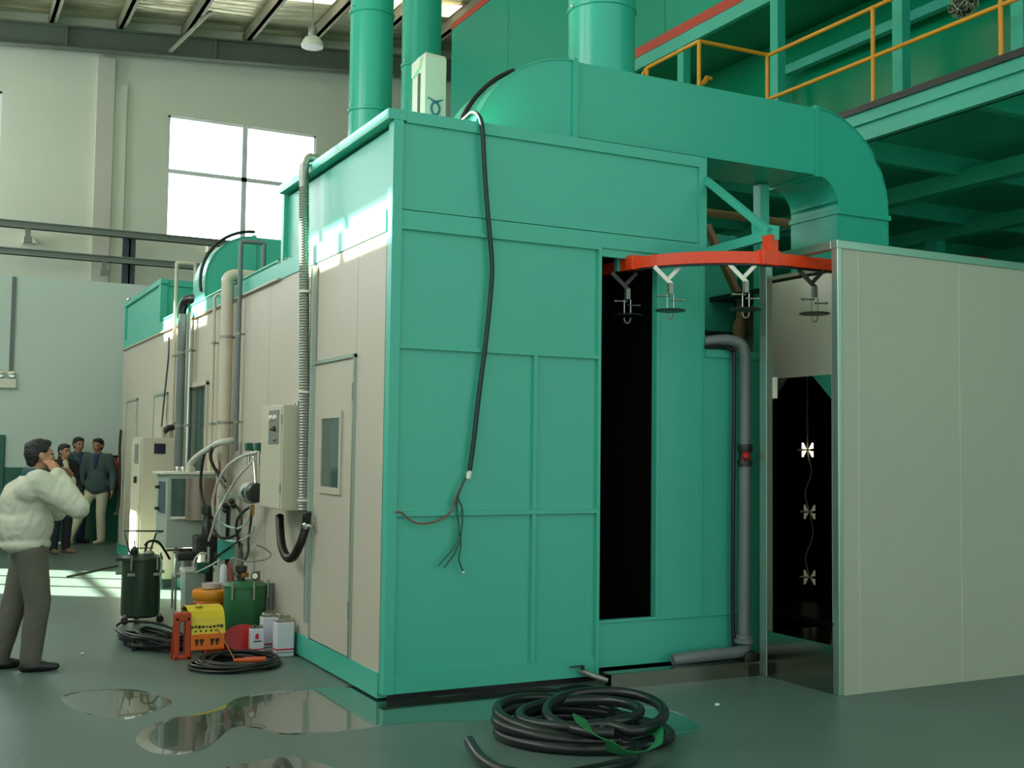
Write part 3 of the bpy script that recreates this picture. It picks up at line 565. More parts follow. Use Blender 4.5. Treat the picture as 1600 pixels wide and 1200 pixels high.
for z in (6.38, 5.42): MB().tube([(6.0, 3.32, z), (5.02, 3.34, z)], 0.023, 12).build('rail', 'yellow_paint', gr, smooth=True)
for x, y in ((5.02, 3.34), (5.02, 4.40)): MB().cyl((x, y, 5.29), (x, y, 6.38), 0.024, n=12).build('post', 'yellow_paint', gr, smooth=True)
MB().tube([(5.02, 3.34, 6.38), (5.02, 4.40, 6.38), (4.97, 4.5, 6.25), (4.95, 4.55, 6.1)], 0.023, 12).build('rail', 'yellow_paint', gr, smooth=True)
p = PY(1104, 128, 3.4)
t = thing('yellow_gate_latch', p, 'small yellow latch stub beside the rail corner above the duct', 'latch')
MB().rings([p+Vector((-0.10, 0, -0.06)), p+Vector((-0.02, 0, 0.0)), p+Vector((0.0, 0, 0.05)), p+Vector((0.07, 0, 0.05))], [0.02, 0.03, 0.028, 0.02], 10).build('stub', 'yellow_paint', t, smooth=True)
ov = thing('upper_oven', (7.5, 6, 5.3), 'huge green oven housing on the mezzanine with red stripe edges', 'oven')
OX = 6.4
zb, zt = 7.46, 10.15
oy = [-6.0, -3.6, -1.2, 1.2, 3.6, 6.0, 8.4, 10.9, 13.4]
for i in range(len(oy)-1): MB().box(OX, OX+0.06, oy[i]+0.006, oy[i+1]-0.006, zb+0.12, zt).build('side_panel', 'oven_green', ov)
MB().box(OX+0.05, 12, -6, 13.4, zb+0.1, zb+0.2).build('bottom_sheet', 'green_dark', ov); MB().box(OX+0.05, 12, 13.34, 13.4, zb, zt).build('end_panel', 'green_paint', ov); MB().box(OX+0.05, 12, -6, 13.4, zt-0.05, zt).build('top_sheet', 'green_paint', ov)
MB().box(OX-0.02, OX+0.02, -6, 13.4, zb-0.02, zb+0.12).build('red_stripe', 'red_stripe', ov); MB().box(OX-0.01, OX+0.06, -6, 13.4, zb-0.20, zb-0.02).build('lower_beam', 'green_paint', ov)
MB().box(OX-0.02, OX+0.02, -6, 13.4, zt-0.10, zt+0.02).build('red_stripe', 'red_stripe', ov)
for y in (-1.1, 0.16, 1.66, 3.65, 5.6, 8.0): MB().box(OX-0.02, OX+0.10, y-0.07, y+0.07, 5.29, zb-0.2).build('column', 'green_paint_gloss', ov)
MB().box(7.9, 7.95, -6, 13.4, 5.29, 7.5).build('recess_wall', 'green_dark', ov)
MB().box(7.6, 7.7, -6, 5.0, 6.86, 6.98).build('recess_beam', 'green_paint', ov); MB().box(7.6, 7.7, 4.9, 5.0, 5.29, 6.86).build('recess_post', 'green_paint', ov)
# ball of crumpled wire
c = PX(1505, 8, 6.65); t = thing('foil_ball', c, 'glittering ball of crumpled wire hanging behind the yellow rail', 'decoration')
b = MB()
for k in range(150):
    v = Vector((random.gauss(0, 1), random.gauss(0, 1), random.gauss(0, 1))).normalized(); w_ = v.orthogonal().normalized(); w_.rotate(Matrix.Rotation(random.random()*6.28, 3, v)); r = 0.125+random.random()*0.02
    b.tube([c+v*r-w_*0.03, c+v*(r+0.01), c+v*r+w_*0.03], 0.004, 4)
b.build('wire', 'wire_ball', t); MB().sphere(c, 0.118, 14, 10).build('core', 'disc_dark', t, smooth=True); MB().cyl(c+Vector((0, 0, 0.11)), Vector((c.x, c.y, 7.5)), 0.006, n=6).build('string', 'dull_steel', t)
# far right backdrop below the mezzanine
tag(MB().box(16, 16.2, -16, 19.2, 0, 12).build('wall_right', 'green_steel', origin=(16, 0, 0)), kind='structure', label='dim far side wall under the mezzanine')
tag(MB().box(8.6, 15.9, 10.0, 10.1, 0, 4.8).build('wall_light_block', 'green_steel', origin=(12, 10, 0)), kind='structure', label='added green wall blocking sky light below the mezzanine')  # added backing wall, keeps sky light out of the space behind
p = PY(1592, 390, 6.0)
t = thing('conveyor_support', (p.x, 6.0, 0), 'green post with red rail in the dark beyond the drying booth', 'frame')
MB().box(p.x-0.07, p.x+0.07, 5.95, 6.05, 0, p.z+0.1).build('post', 'green_paint', t); q = PY(1530, 402, 6.0); MB().bar((q.x-1.2, 6.0, q.z-0.06), (q.x+2, 6.0, q.z+0.05), 0.06, 0.06).build('rail', 'red_stripe', t)
# ================================================================== CARTON AND CABLES OF THE FRONT
c = Vector((1.085, 1.95, 3.945)); zt_ = 5.07
t = thing('carton', c, 'tall narrow white carton with blue swirl logo on the booth roof', 'box')
MB().box(0.985, 1.18, 1.80, 2.09, 3.945, zt_-0.03).build('body', 'carton', t)
MB().prism([(0.985, 1.8, zt_-0.03), (1.18, 1.8, zt_-0.03), (1.175, 1.82, zt_), (0.995, 1.82, zt_+0.01)], (0, 0.2, 0)).build('top_flap', 'carton', t); MB().prism([(0.983, 1.90, zt_-0.1), (0.983, 2.06, zt_-0.16), (0.983, 2.06, zt_-0.03), (0.983, 1.86, zt_-0.02)], (-0.02, 0, 0)).build('side_flap', 'carton', t)
MB().box(0.978, 0.985, 1.91, 1.955, 4.0, 4.92).build('side_slot', 'machine_black', t)
zc = PY(680, 170, 1.8).z; xc = 1.08
for s_ in (-1, 1):
    arc = [Vector((xc+s_*(0.052*math.cos(a))-s_*0.014, 1.795, zc+0.06*math.sin(a))) for a in [(-1.35+2.7*k/16) for k in range(17)]]
    arc = [arc[0]+Vector((-s_*0.07, 0, -0.035))]+arc+[arc[-1]+Vector((-s_*0.07, 0, 0.03))]
    MB().rings(arc, [0.004]+[0.010]*17+[0.004], 6).build('logo_stroke', 'logo_blue', t)
t = thing('power_cable', (0.65, -0.03, 0.8), 'thick black cable hanging down the green front with stripped ends', 'cable')
pts = [Vector((0.50, 0.45, 3.98)), Vector((0.545, 0.25, 3.97)), Vector((0.57, 0.10, 3.985)), Vector((0.60, 0.02, 4.02)), Vector((0.625, -0.03, 3.99)), Vector((0.645, -0.05, 3.90))]+[PY(u, v, -0.048) for u, v in ((757, 262), (761, 320), (768, 400), (768, 440), (760, 525), (748, 620), (740, 690), (733, 740))]
MB().tube(cr(pts, 8), 0.0165, 12).build('sheath', 'cable_green', t, smooth=True); MB().cyl(PY(734, 736, -0.048), PY(731, 748, -0.048), 0.018, n=10).build('tape', 'plaster_lamp', t)
e0 = PY(730, 742, -0.048)
for nm, mt, px_ in (('red_core', 'wire_red', ((718, 764), (711, 780), (707, 795), (697, 807), (677, 816), (655, 818), (640, 812), (628, 801), (618, 800))), ('green_core', 'wire_green', ((718, 764), (712, 785), (716, 812), (716, 838), (709, 856), (695, 872), (685, 884))), ('grey_core', 'wire_dark', ((720, 764), (716, 778), (722, 794), (722, 820), (718, 845), (710, 865), (694, 887))), ('dark_core', 'wire_dark', ((720, 760), (714, 790), (717, 824), (720, 850), (717, 870), (719, 882), (724, 893)))):
    w_ = MB().tube(cr([e0]+[PY(u, v, -0.045) for u, v in px_], 6), 0.0055, 8).build(nm, mt, t, smooth=True)
    if nm == 'dark_core': MB().sphere(PY(724, 894, -0.045), 0.010, 8, 6).build('crimp', 'plaster_lamp', w_)
pts = [Vector((0.5, 0.5, 3.97)), PX(712, 178, 0.72), PX(722, 158, 0.80), PX(748, 135, 0.92), PX(782, 115, 1.06)]
tag(MB().tube(cr([Vector((0.56, 0.42, 3.97)), Vector((0.66, 0.50, 3.97))]+[Vector((1.62-0.915*math.cos(q), 0.60, 3.775+0.915*math.sin(q))) for q in (0.25, 0.45, 0.65, 0.85, 1.0, 1.12)], 6), 0.018, 10).build('duct_cable', 'black_rubber', smooth=True), 'black cable climbing the curved end of the big duct', 'cable')

# ================================================================== LEFT SIDE: CONDUITS AND PIPES
def corrugated(pts, r, step=0.011, n=12):
    P = [Vector(p) for p in pts]; out = []; carry = 0
    for a, b_ in zip(P[:-1], P[1:]):
        L = (b_-a).length; k = max(1, int(L/step)); out += [a.lerp(b_, i/k) for i in range(k)]
    out.append(P[-1]); return MB().rings(out, [r if (i//1) % 2 else r*0.88 for i in range(len(out))], n)
t = thing('flexible_conduit', (-0.07, 1.65, 1.17), 'grey ribbed flexible conduit running up the side beside the door', 'conduit')
corrugated([(0.12, 1.74, 3.97)]+cr([(0.05, 1.74, 3.99), (-0.05, 1.735, 4.0), (-0.085, 1.73, 3.92), (-0.085, 1.72, 3.7)], 6)+[(-0.08, 1.66, 2.8), (-0.075, 1.62, 2.0), (-0.07, 1.60, 1.18)], 0.042).build('hose', 'dull_steel', t, smooth=True)
for z in (1.25, 2.1, 2.9): MB().lathe((-0.075, 1.62+(z-2)*0.035, z), [(0.046, -0.008), (0.046, 0.008)], 14).build('clip', 'plaster_lamp', t)
tag(MB().box(-0.05, -0.001, 1.565, 1.60, 0.3, 3.1).build('wall_trunking', 'aluminium', bevel=0.004), 'slim aluminium trunking strip between ribbed conduit and door', 'trunking')
# wall control box
t = thing('switch_box', (-0.11, 2.0, 1.15), 'cream wall-mounted switch box with lamps above the black hose loop', 'control box')
MB().box(-0.22, -0.002, 1.70, 2.32, 1.165, 2.0).build('body', 'box_cream', t, bevel=0.006); MB().box(-0.228, -0.22, 1.72, 2.30, 1.18, 1.985).build('door', 'box_cream', t)
MB().box(-0.234, -0.228, 1.78, 2.06, 1.69, 1.96).build('switch_plate', 'switch_plate', t)
for y, z, m in ((1.86, 1.90, 'plaster_lamp'), (1.98, 1.90, 'plaster_lamp'), (1.87, 1.81, 'machine_black'), (1.98, 1.82, 'dull_steel'), (1.87, 1.73, 'dull_steel')): MB().lathe((-0.232, y, z), [(0.022, 0), (0.022, 0.012), (0.016, 0.022)], 12, (-1, 0, 0)).build('knob', m, t, smooth=True)
for z in (1.3, 1.85): MB().cyl((-0.226, 1.715, z), (-0.226, 1.715, z+0.07), 0.008, n=8).build('hinge', 'dull_steel', t)
MB().lathe((-0.10, 1.72, 2.0), [(0.02, 0), (0.02, 0.02), (0.012, 0.03)], 10).build('gland', 'chrome', t)
loop = cr([PX(437, 806, -0.10), PX(438, 830, -0.12), PX(441, 855, -0.14), PX(449, 871, -0.14), PX(459, 869, -0.13), PX(469, 850, -0.11), PX(477, 825, -0.08), PX(480, 800, -0.075)], 10)
tag(corrugated(loop, 0.036, 0.012).build('hose_loop', 'black_rubber', smooth=True), 'black ribbed hose hanging in a U below the switch box', 'hose')
# service pipes on the side
def wall_pipe(u, z0, z1, r, m, label, x=-0.08, v=560, top=None):
    y = PX(u, v, x).y; pts = [(x, y, z0), (x, y, z1)]
    t = thing('service_pipe', (x, y, z0), label, 'pipe', 'pipes on the booth side')
    if top == 'in': pts = [(x, y, z0)]+cr([(x, y, z1-0.12), (x, y, z1-0.04), (x+0.05, y, z1), (x+0.14, y, z1+0.005)], 6)+[(0.45, y, z1+0.005)]
    if top == 'hook': pts += [(x, y, z1+0.001)]+cr([(x, y, z1+0.01), (x+0.02, y, z1+0.03), (x+0.2, y-0.02, z1+0.03), (x+0.22, y-0.02, z1)], 5)+[(x+0.22, y-0.02, 3.28)]
    MB().tube(pts, r, 14).build('pipe', m, t, smooth=True)
    for z in (1.9, 2.75): MB().lathe((x, y, z), [(r, -0.015), (r+0.006, -0.012), (r+0.006, 0.012), (r, 0.015)], 14).box(x, 0, y-0.012, y+0.012, z-0.01, z+0.01).build('clip', 'dull_steel', t)
    return t
wall_pipe(353, 0.55, 3.37, 0.062, 'pvc_cream', 'thick cream pvc pipe bending over the booth edge', -0.085, 560, 'in')
wall_pipe(372, 1.62, 3.62, 0.022, 'pipe_grey', 'thin grey pipe beside the thick cream pipe with a hook top', -0.06, 560, 'hook')
wall_pipe(333, 1.0, 3.27, 0.018, 'pvc_cream', 'thin pale pipe just left of the thick cream pipe', -0.05, 560, 'in')
wall_pipe(284, 1.28, 3.20, 0.055, 'pipe_grey', 'dull grey pipe under the black hose bend by the side window', -0.08)
t = wall_pipe(296, 1.28, 3.18, 0.042, 'chrome', 'shiny metal pipe left of the side window', -0.07)
wall_pipe(272, 1.2, 3.86, 0.022, 'pvc_cream', 'slim cream pipe with hook top reaching above the booth edge', -0.06, 560, 'hook')
y = PX(290, 480, -0.06).y
t = thing('cable_gland', (-0.06, y, 3.2), 'pale threaded fitting standing at the booth edge behind the hose bend', 'fitting')
MB().lathe((0.12, y, 3.28), [(0.035, 0), (0.035, 0.22), (0.05, 0.24), (0.05, 0.30), (0.02, 0.32), (0.02, 0.48)], 14).build('body', 'pvc_cream', t, smooth=True); MB().box(0.07, 0.17, y-0.05, y-0.03, 3.38, 3.50).build('sticker', 'cover_yellow', t)
ya = PX(284, 500, -0.08).y
tag(MB().tube(cr([(-0.08, ya, 3.16), (-0.08, ya, 3.26), (-0.05, ya-0.05, 3.36), (0.05, ya-0.2, 3.38), (0.2, ya-0.5, 3.34), (0.3, ya-0.7, 3.29)], 6), 0.055, 12).build('hose_bend', 'black_rubber', smooth=True), 'short black hose bending from grey pipe onto the booth roof', 'hose')
pts = [PX(264, 527, -0.05), PX(263, 560, -0.06), PX(258, 610, -0.08), PX(254, 650, -0.10), PX(252, 672, -0.12)]
tag(MB().tube(cr(pts, 6), 0.010, 8).build('thin_cable', 'machine_black', smooth=True), 'thin dark cable running down to the tall cabinet top', 'cable')
for a, b_ in ((242, 262),): pass

# tall control cabinet
t = thing('control_cabinet', (-0.22, 7.05, 0), 'tall cream control cabinet standing against the booth side', 'cabinet')
cx0, cx1, cy0, cy1, cz = -0.44, -0.03, 6.75, 7.38, 1.76
MB().box(cx0, cx1, cy0, cy1, 0.10, cz).build('body', 'box_cream', t, bevel=0.008); MB().box(cx0+0.01, cx1, cy0+0.01, cy1, 0, 0.10).build('plinth', 'machine_black', t)
d = MB().box(cx0-0.018, cx0, cy0+0.02, cy1-0.02, 0.13, cz-0.03).build('door', 'box_cream', t); MB().box(cx0-0.05, cx0-0.018, cy0+0.2, cy0+0.24, 1.22, 1.30).build('lock', 'machine_black', d); MB().box(cx0-0.024, cx0-0.018, cy0+0.12, cy0+0.40, 1.45, 1.68).build('nameplate', 'dull_steel', d)
s0, s1 = PY(241, 693, cy0), PY(258, 709, cy0); MB().box(s0.x, s1.x, cy0-0.01, cy0, s1.z, s0.z).build('display', 'screen_dark', t)
MB().cyl((cx1-0.18, cy0+0.06, cz), (cx1-0.18, cy0+0.06, cz+0.13), 0.035, n=14).build('gland', 'box_cream', t); MB().cyl((cx1-0.07, cy0+0.1, cz), (cx1-0.07, cy0+0.1, cz+0.09), 0.025, n=14).build('gland', 'box_cream', t)
p0, p1 = PY(256, 675, 6.8), PY(278, 664, 6.8)
tag(MB().rings(cr([p0, p0.lerp(p1, 0.35)+Vector((0, 0, 0.02)), p0.lerp(p1, 0.7)+Vector((0, 0, -0.0)), p1+Vector((0, 0, 0.03))], 5), [0.035]*16, 12).build('cabinet_hose', 'black_rubber', smooth=True), 'short black hose between cabinet top and grey wall pipe', 'hose')

# box machine on the booth side with glazed door
t = thing('mixing_unit', (-0.25, 5.0, 0.62), 'grey boxy mixing unit with glazed front and keypad on its side', 'machine')
x0, x1, y0, y1, z0, z1 = -0.525, -0.005, 4.70, 5.28, 0.64, 1.38
MB().box(x0, x1, y0, y1, z0, z1).build('body', 'box_grey', t, bevel=0.006); MB().box(x0-0.05, x1, y0-0.02, y1, z1, z1+0.02).build('top_plate', 'plaster_lamp', t)
d = MB().box(x0-0.012, x0, y0+0.10, y0+0.42, 0.98, 1.30).build('keypad', 'keypad', t)
for z in (1.24, 1.02): MB().box(x0-0.05, x0-0.012, y0+0.34, y0+0.40, z-0.015, z+0.015).build('button', 'machine_black', d)
a, b_ = PY(268, 748, y0), PY(291, 806, y0); f = MB().box(a.x, b_.x, y0-0.015, y0, b_.z, a.z).build('window', 'glass_dark', t); MB().box(a.x, b_.x, y0-0.03, y0-0.0, b_.z-0.03, b_.z-0.005).build('ledge', 'plaster_lamp', f)
a, b_ = PY(290, 747, y0), PY(332, 812, y0)
n = 8; prof = [(a.x+(b_.x-a.x)*k/n, y0-0.01-0.07*math.sin(PI*(0.12+0.76*k/n))) for k in range(n+1)]
mb = MB()
for k in range(n): mb.prism([(prof[k][0], prof[k][1], b_.z), (prof[k+1][0], prof[k+1][1], b_.z), (prof[k+1][0], y0, b_.z), (prof[k][0], y0, b_.z)], (0, 0, a.z-b_.z))
mb.build('cover', 'box_side', t, smooth=True)
for u in (277, 286, 299): q = PY(u, 737, 4.85); MB().lathe((q.x, 4.85, z1+0.02), [(0.035, 0), (0.04, 0.02), (0.03, 0.05), (0.012, 0.06)], 12).build('cap', 'chrome', t, smooth=True)
h0 = PY(294, 738, 4.8)
tag(MB().tube(cr([h0, PY(298, 724, 4.75), PY(310, 712, 4.5), PY(325, 702, 4.2), PY(342, 692, 3.9), PX(366, 688, -0.06)], 6), 0.03, 12).build('pale_hose', 'hose_white', smooth=True), 'thick pale hose arching from the mixing unit to the wall', 'hose')

# steel stand with hoses
t = thing('hose_stand', (-0.13, 3.85, 0), 'grey steel channel stand with cross arm and black hose brackets', 'stand')
a = PY(343, 765, 3.8); sx0, sx1 = PY(343, 850, 3.8).x, PY(367, 850, 3.8).x
MB().box(sx0, sx0+0.055, 3.8, 3.88, 0, 1.22).build('upright', 'box_grey', t); MB().box(sx0+0.10, sx1, 3.8, 3.88, 0, 1.25).build('upright', 'box_grey', t); MB().box(sx0+0.055, sx0+0.10, 3.86, 3.875, 0, 1.1).build('web', 'machine_black', t)
MB().box(sx0-0.03, sx1+0.03, 3.79, 3.80, 1.17, 1.20).build('cross_arm', 'box_grey', t); MB().box(sx0-0.1, sx1+0.02, 3.75, 3.95, 0, 0.02).build('base_plate', 'dull_steel', t); MB().box(sx0-0.02, sx1, 3.785, 3.80, 0.6, 0.78).build('cover_plate', 'green_paint', t)
for u, v in ((352, 790), (362, 783), (352, 797), (365, 790)): q = PY(u, v, 3.78); MB().sphere(q, 0.028, 10, 6).build('clamp_knob', 'machine_black', t)
# regulator drum and valves on the side
c = PX(396, 770, -0.13); t = thing('air_regulator', c, 'round dark air regulator drum with valves on the booth side', 'regulator')
MB().lathe(c, [(0.05, -0.08), (0.085, -0.07), (0.085, -0.02), (0.07, -0.01), (0.07, 0.01), (0.085, 0.02), (0.085, 0.07), (0.05, 0.085)], 20, (0.25, -0.97, 0)).build('drum', 'disc_dark', t, smooth=True)
MB().lathe(c+Vector((0, 0.06, 0)), [(0.095, -0.05), (0.1, 0.0), (0.095, 0.05)], 20, (0.25, -0.97, 0)).build('drum_cap', 'box_grey', t, smooth=True)
MB().cyl(c+Vector((0.02, 0, 0.08)), PX(396, 700, -0.08), 0.014, n=10).build('riser', 'chrome', t, smooth=True); MB().cyl(c+Vector((0.0, 0, -0.1)), c+Vector((0.0, 0, -0.2)), 0.012, n=10).build('drain', 'brass', t, smooth=True)
for u, v in ((389, 698), (404, 698)):
    q = PX(u, v, -0.12); k = MB().box(q.x-0.03, q.x+0.03, q.y-0.045, q.y+0.045, q.z-0.035, q.z+0.035).build('valve_handle', 'valve_green', t, bevel=0.008); MB().cyl(q+Vector((0, 0, -0.04)), q+Vector((0, 0, -0.16)), 0.016, n=10).build('valve_stem', 'chrome', k, smooth=True)
MB().cyl(PX(382, 712, -0.10), PX(410, 706, -0.10), 0.014, n=10).build('manifold', 'chrome', t, smooth=True); MB().cyl(PX(411, 700, -0.14), PX(411, 726, -0.14), 0.008, n=8).build('side_rod', 'dull_steel', t)
# hoses
def hose(label, m, r, px_, name='air_hose'):
    pts = [PY(u, v, y) for u, v, y in px_]
    return tag(MB().tube(cr(pts, 7), r, 8).build(name, m, smooth=True), label, 'hose', 'hoses at the pump station')
hose('white hose arching from the green-handled valves down to the pump', 'hose_white', 0.013, ((404, 706, 2.9), (380, 712, 3.1), (357, 727, 3.4), (342, 750, 3.7), (333, 778, 3.85), (333, 800, 3.9), (337, 812, 3.95), (332, 830, 4.0)))
hose('white hose slanting from the valves to the shiny gun block', 'hose_white', 0.012, ((398, 718, 3.0), (372, 745, 3.3), (352, 778, 3.72), (340, 800, 3.76), (332, 826, 3.9), (326, 845, 4.0)))
hose('black hose dropping in a long curve behind the mixing unit cover', 'black_rubber', 0.014, ((360, 688, 4.0), (338, 690, 4.2), (322, 704, 4.3), (315, 735, 4.4), (314, 765, 4.4), (321, 795, 4.3), (331, 810, 4.2)))
hose('black hose looping from the wall to the stand top', 'black_rubber', 0.013, ((362, 688, 4.0), (340, 692, 4.1), (330, 710, 4.1), (334, 728, 4.05), (345, 742, 3.95), (352, 752, 3.85)))
hose('dark hose curling down to the stand cross arm', 'machine_black', 0.012, ((362, 687, 4.0), (336, 693, 4.0), (328, 712, 4.0), (336, 735, 4.0), (346, 754, 3.9), (352, 762, 3.85)))
hose('red hose hanging straight behind the stand', 'wire_red', 0.011, ((344, 692, 4.2), (343, 720, 4.2), (342, 745, 4.1), (337, 768, 4.1), (336, 790, 4.1)))
hose('black hose sweeping below the regulator drum', 'black_rubber', 0.014, ((395, 790, 2.95), (382, 798, 3.1), (371, 812, 3.3), (370, 830, 3.4), (374, 848, 3.4), (378, 870, 3.3), (378, 893, 3.1)))
hose('black hose coiling right of the stand upright', 'black_rubber', 0.013, ((368, 790, 3.75), (376, 802, 3.6), (376, 825, 3.5), (365, 838, 3.6), (345, 840, 3.75), (334, 826, 3.95), (338, 812, 4.0)))
hose('pale hose hanging in a bow under the regulator', 'hose_pale', 0.010, ((392, 792, 2.95), (388, 812, 3.1), (374, 825, 3.3), (355, 822, 3.7), (340, 812, 3.74)))
hose('thin pale hose bowing beside the green tank', 'hose_pale', 0.009, ((398, 820, 2.8), (394, 832, 2.9), (382, 842, 3.1), (366, 846, 3.5), (350, 843, 3.74)))
hose('black hose loop hanging against the cream panel', 'black_rubber', 0.011, ((394, 800, 2.95), (391, 822, 3.0), (388, 845, 3.0), (388, 860, 3.0), (382, 876, 3.0), (376, 868, 3.1), (378, 850, 3.2)))
hose('black hose crossing low from tank to stand', 'black_rubber', 0.010, ((372, 845, 3.2), (360, 855, 3.74), (346, 864, 3.76), (336, 872, 3.8)))
hose('thin pale lance slanting down toward the orange bucket', 'hose_pale', 0.008, ((344, 874, 3.75), (330, 883, 3.8), (312, 892, 3.9), (306, 895, 3.95)))
# pump block
c = PY(328, 838, 4.15); t = thing('paint_pump', (c.x, 4.2, 0.45), 'dark oily paint pump block below the mixing unit', 'pump')
MB().box(c.x-0.13, c.x+0.10, 4.12, 4.35, 0.62, 0.80).build('body', 'machine_black', t, bevel=0.02); MB().lathe((c.x-0.02, 4.2, 0.80), [(0.05, 0), (0.05, 0.1), (0.035, 0.12), (0.035, 0.2), (0.06, 0.21), (0.06, 0.28), (0.02, 0.29)], 16).build('motor', 'machine_black', t, smooth=True)
MB().lathe((c.x+0.06, 4.08, 0.52), [(0.05, 0), (0.06, 0.02), (0.06, 0.12), (0.03, 0.14)], 14).build('filter_bowl', 'disc_dark', t, smooth=True); MB().cyl((c.x-0.03, 4.05, 0.55), (c.x-0.03, 4.05, 0.70), 0.022, n=12).build('gun_block', 'chrome', t, smooth=True); MB().box(c.x-0.14, c.x-0.02, 4.02, 4.10, 0.45, 0.55).build('base', 'valve_green', t, bevel=0.01)
MB().tube(cr([(c.x-0.17, 4.05, 0.48), (c.x-0.16, 4.05, 0.58), (c.x-0.1, 4.05, 0.64), (c.x-0.02, 4.05, 0.62)], 5), 0.010, 8).build('whip_hose', 'hose_white', t, smooth=True); MB().lathe((c.x+0.08, 4.06, 0.70), [(0.03, 0), (0.03, 0.02), (0.02, 0.03)], 12, (0, -1, 0)).build('dial', 'chrome', t, smooth=True); MB().box(c.x-0.03, c.x+0.03, 4.12, 4.2, 0.0, 0.62).build('leg', 'machine_black', t)
MB().box(c.x-0.28, c.x-0.08, 4.25, 4.4, 0.55, 0.63).build('knob_row', 'machine_black', t, bevel=0.02)
# shiny pot on a stand
c = PY(290, 884, 4.9); t = thing('paint_pot', (c.x, 4.9, 0), 'shiny steel paint pot on a low trolley below the mixing unit', 'pot')
MB().lathe((c.x, 4.9, 0.36), [(0.10, 0), (0.115, 0.02), (0.115, 0.2), (0.13, 0.21), (0.13, 0.225), (0.03, 0.24)], 24).build('pot', 'chrome', t, smooth=True); MB().cyl((c.x-0.2, 4.9, 0.60), (c.x+0.14, 4.88, 0.61), 0.012, n=8).build('lid_bar', 'dull_steel', t)
MB().tube(cr([(c.x-0.1, 4.85, 0.60), (c.x-0.05, 4.8, 0.5), (c.x-0.06, 4.78, 0.3), (c.x-0.02, 4.78, 0.08), (c.x, 4.8, 0.02)], 6), 0.016, 8).build('hose', 'hose_white', t, smooth=True)
MB().box(c.x-0.12, c.x+0.12, 4.8, 5.0, 0.33, 0.36).build('shelf', 'dull_steel', t)
for dx in (-0.11, 0.11):
    for yy in (4.82, 4.98): MB().cyl((c.x+dx, yy, 0), (c.x+dx, yy, 0.34), 0.012, n=8).build('leg', 'dull_steel', t)
# grey bin
a, b_ = PY(288, 950, 4.25), PY(332, 892, 4.25); t = thing('waste_bin', ((a.x+b_.x)/2, 4.35, 0), 'square grey-green metal bin behind the orange bucket', 'bin')
MB().prism([(a.x+0.01, 4.25, 0), (b_.x, 4.25, 0), (b_.x+0.01, 4.25, 0.45), (a.x, 4.25, 0.45)], (0, 0.22, 0)).build('body', 'box_grey', t); MB().box(a.x-0.01, b_.x+0.02, 4.24, 4.48, 0.44, 0.47).build('rim', 'plaster_lamp', t)
MB().box(a.x+0.01, a.x+0.04, 4.24, 4.25, 0.02, 0.08).build('foot_block', 'machine_black', t)
# black wheeled tank
tx, ty, tr = -0.845, 4.16, 0.178
t = thing('pressure_tank', (tx, ty, 0), 'black wheeled paint tank with push handle standing apart', 'tank')
MB().lathe((tx, ty, 0.055), [(tr-0.02, 0), (tr, 0.02), (tr, 0.54), (tr-0.01, 0.545)], 32).build('shell', 'tank_dark', t, smooth=True); MB().lathe((tx, ty, 0.60), [(tr+0.012, -0.02), (tr+0.015, 0.0), (tr+0.012, 0.012), (tr*0.7, 0.035), (0.01, 0.045)], 32).build('lid', 'tank_dark', t, smooth=True)
for k in range(5):
    a = -2.2+k*1.26; MB().box(-0.02, 0.02, -0.02, 0.02, 0, 0.001)
    q = Vector((tx+(tr+0.02)*math.cos(a), ty+(tr+0.02)*math.sin(a), 0.5)); cl = MB().cyl(q, q+Vector((0, 0, 0.14)), 0.010, n=8).build('lid_clamp', 'dull_steel', t, smooth=True); MB().box(q.x-0.035, q.x+0.035, q.y-0.012, q.y+0.012, 0.445, 0.475).build('wing_nut', 'dull_steel', cl, bevel=0.006)
MB().tube([(tx-0.10, ty, 0.62), (tx-0.17, ty, 0.86), (tx+0.19, ty-0.02, 0.85), (tx+0.12, ty-0.02, 0.83), (tx+0.06, ty-0.02, 0.62)], 0.009, 8).build('push_handle', 'machine_black', t, smooth=True)
MB().lathe((tx-0.08, ty-0.06, 0.63), [(0.025, 0), (0.035, 0.02), (0.035, 0.06), (0.015, 0.08), (0.006, 0.09), (0.006, 0.14)], 12).build('relief_valve', 'machine_black', t, smooth=True); MB().box(tx-0.24, tx-0.17, ty-0.04, ty, 0.58, 0.61).build('side_lug', 'machine_black', t)
MB().lathe((tx+0.06, ty-0.04, 0.63), [(0.04, 0), (0.05, 0.02), (0.03, 0.04)], 14).build('filler_cap', 'dull_steel', t, smooth=True)
MB().tube(cr([(tx+0.14, ty-0.1, 0.62), (tx+0.16, ty-0.13, 0.56), (tx+0.15, ty-0.15, 0.45), (tx+0.17, ty-0.13, 0.32)], 6), 0.010, 8).build('outlet_hose', 'hose_pale', t, smooth=True)
for a in (-2.5, -0.6, 1.57):
    q = Vector((tx+(tr+0.02)*math.cos(a), ty+(tr+0.02)*math.sin(a), 0.035)); w_ = MB().lathe(q, [(0.02, -0.014), (0.035, -0.012), (0.035, 0.012), (0.02, 0.014)], 16, (0.8, 0.6, 0)).build('wheel', 'tyre', t, smooth=True); MB().box(q.x-0.012, q.x+0.012, q.y-0.012, q.y+0.012, 0.05, 0.09).build('fork', 'dull_steel', w_)
tag(MB().tube(cr([(tx+0.02, ty-0.02, 0.72), (tx+0.06, ty-0.04, 0.76), (tx+0.14, ty-0.04, 0.75), (tx+0.21, ty-0.02, 0.66), (tx+0.26, ty, 0.58)], 6), 0.012, 8).build('tank_hose', 'black_rubber', smooth=True), 'black hose arching off the lid of the wheeled tank', 'hose')
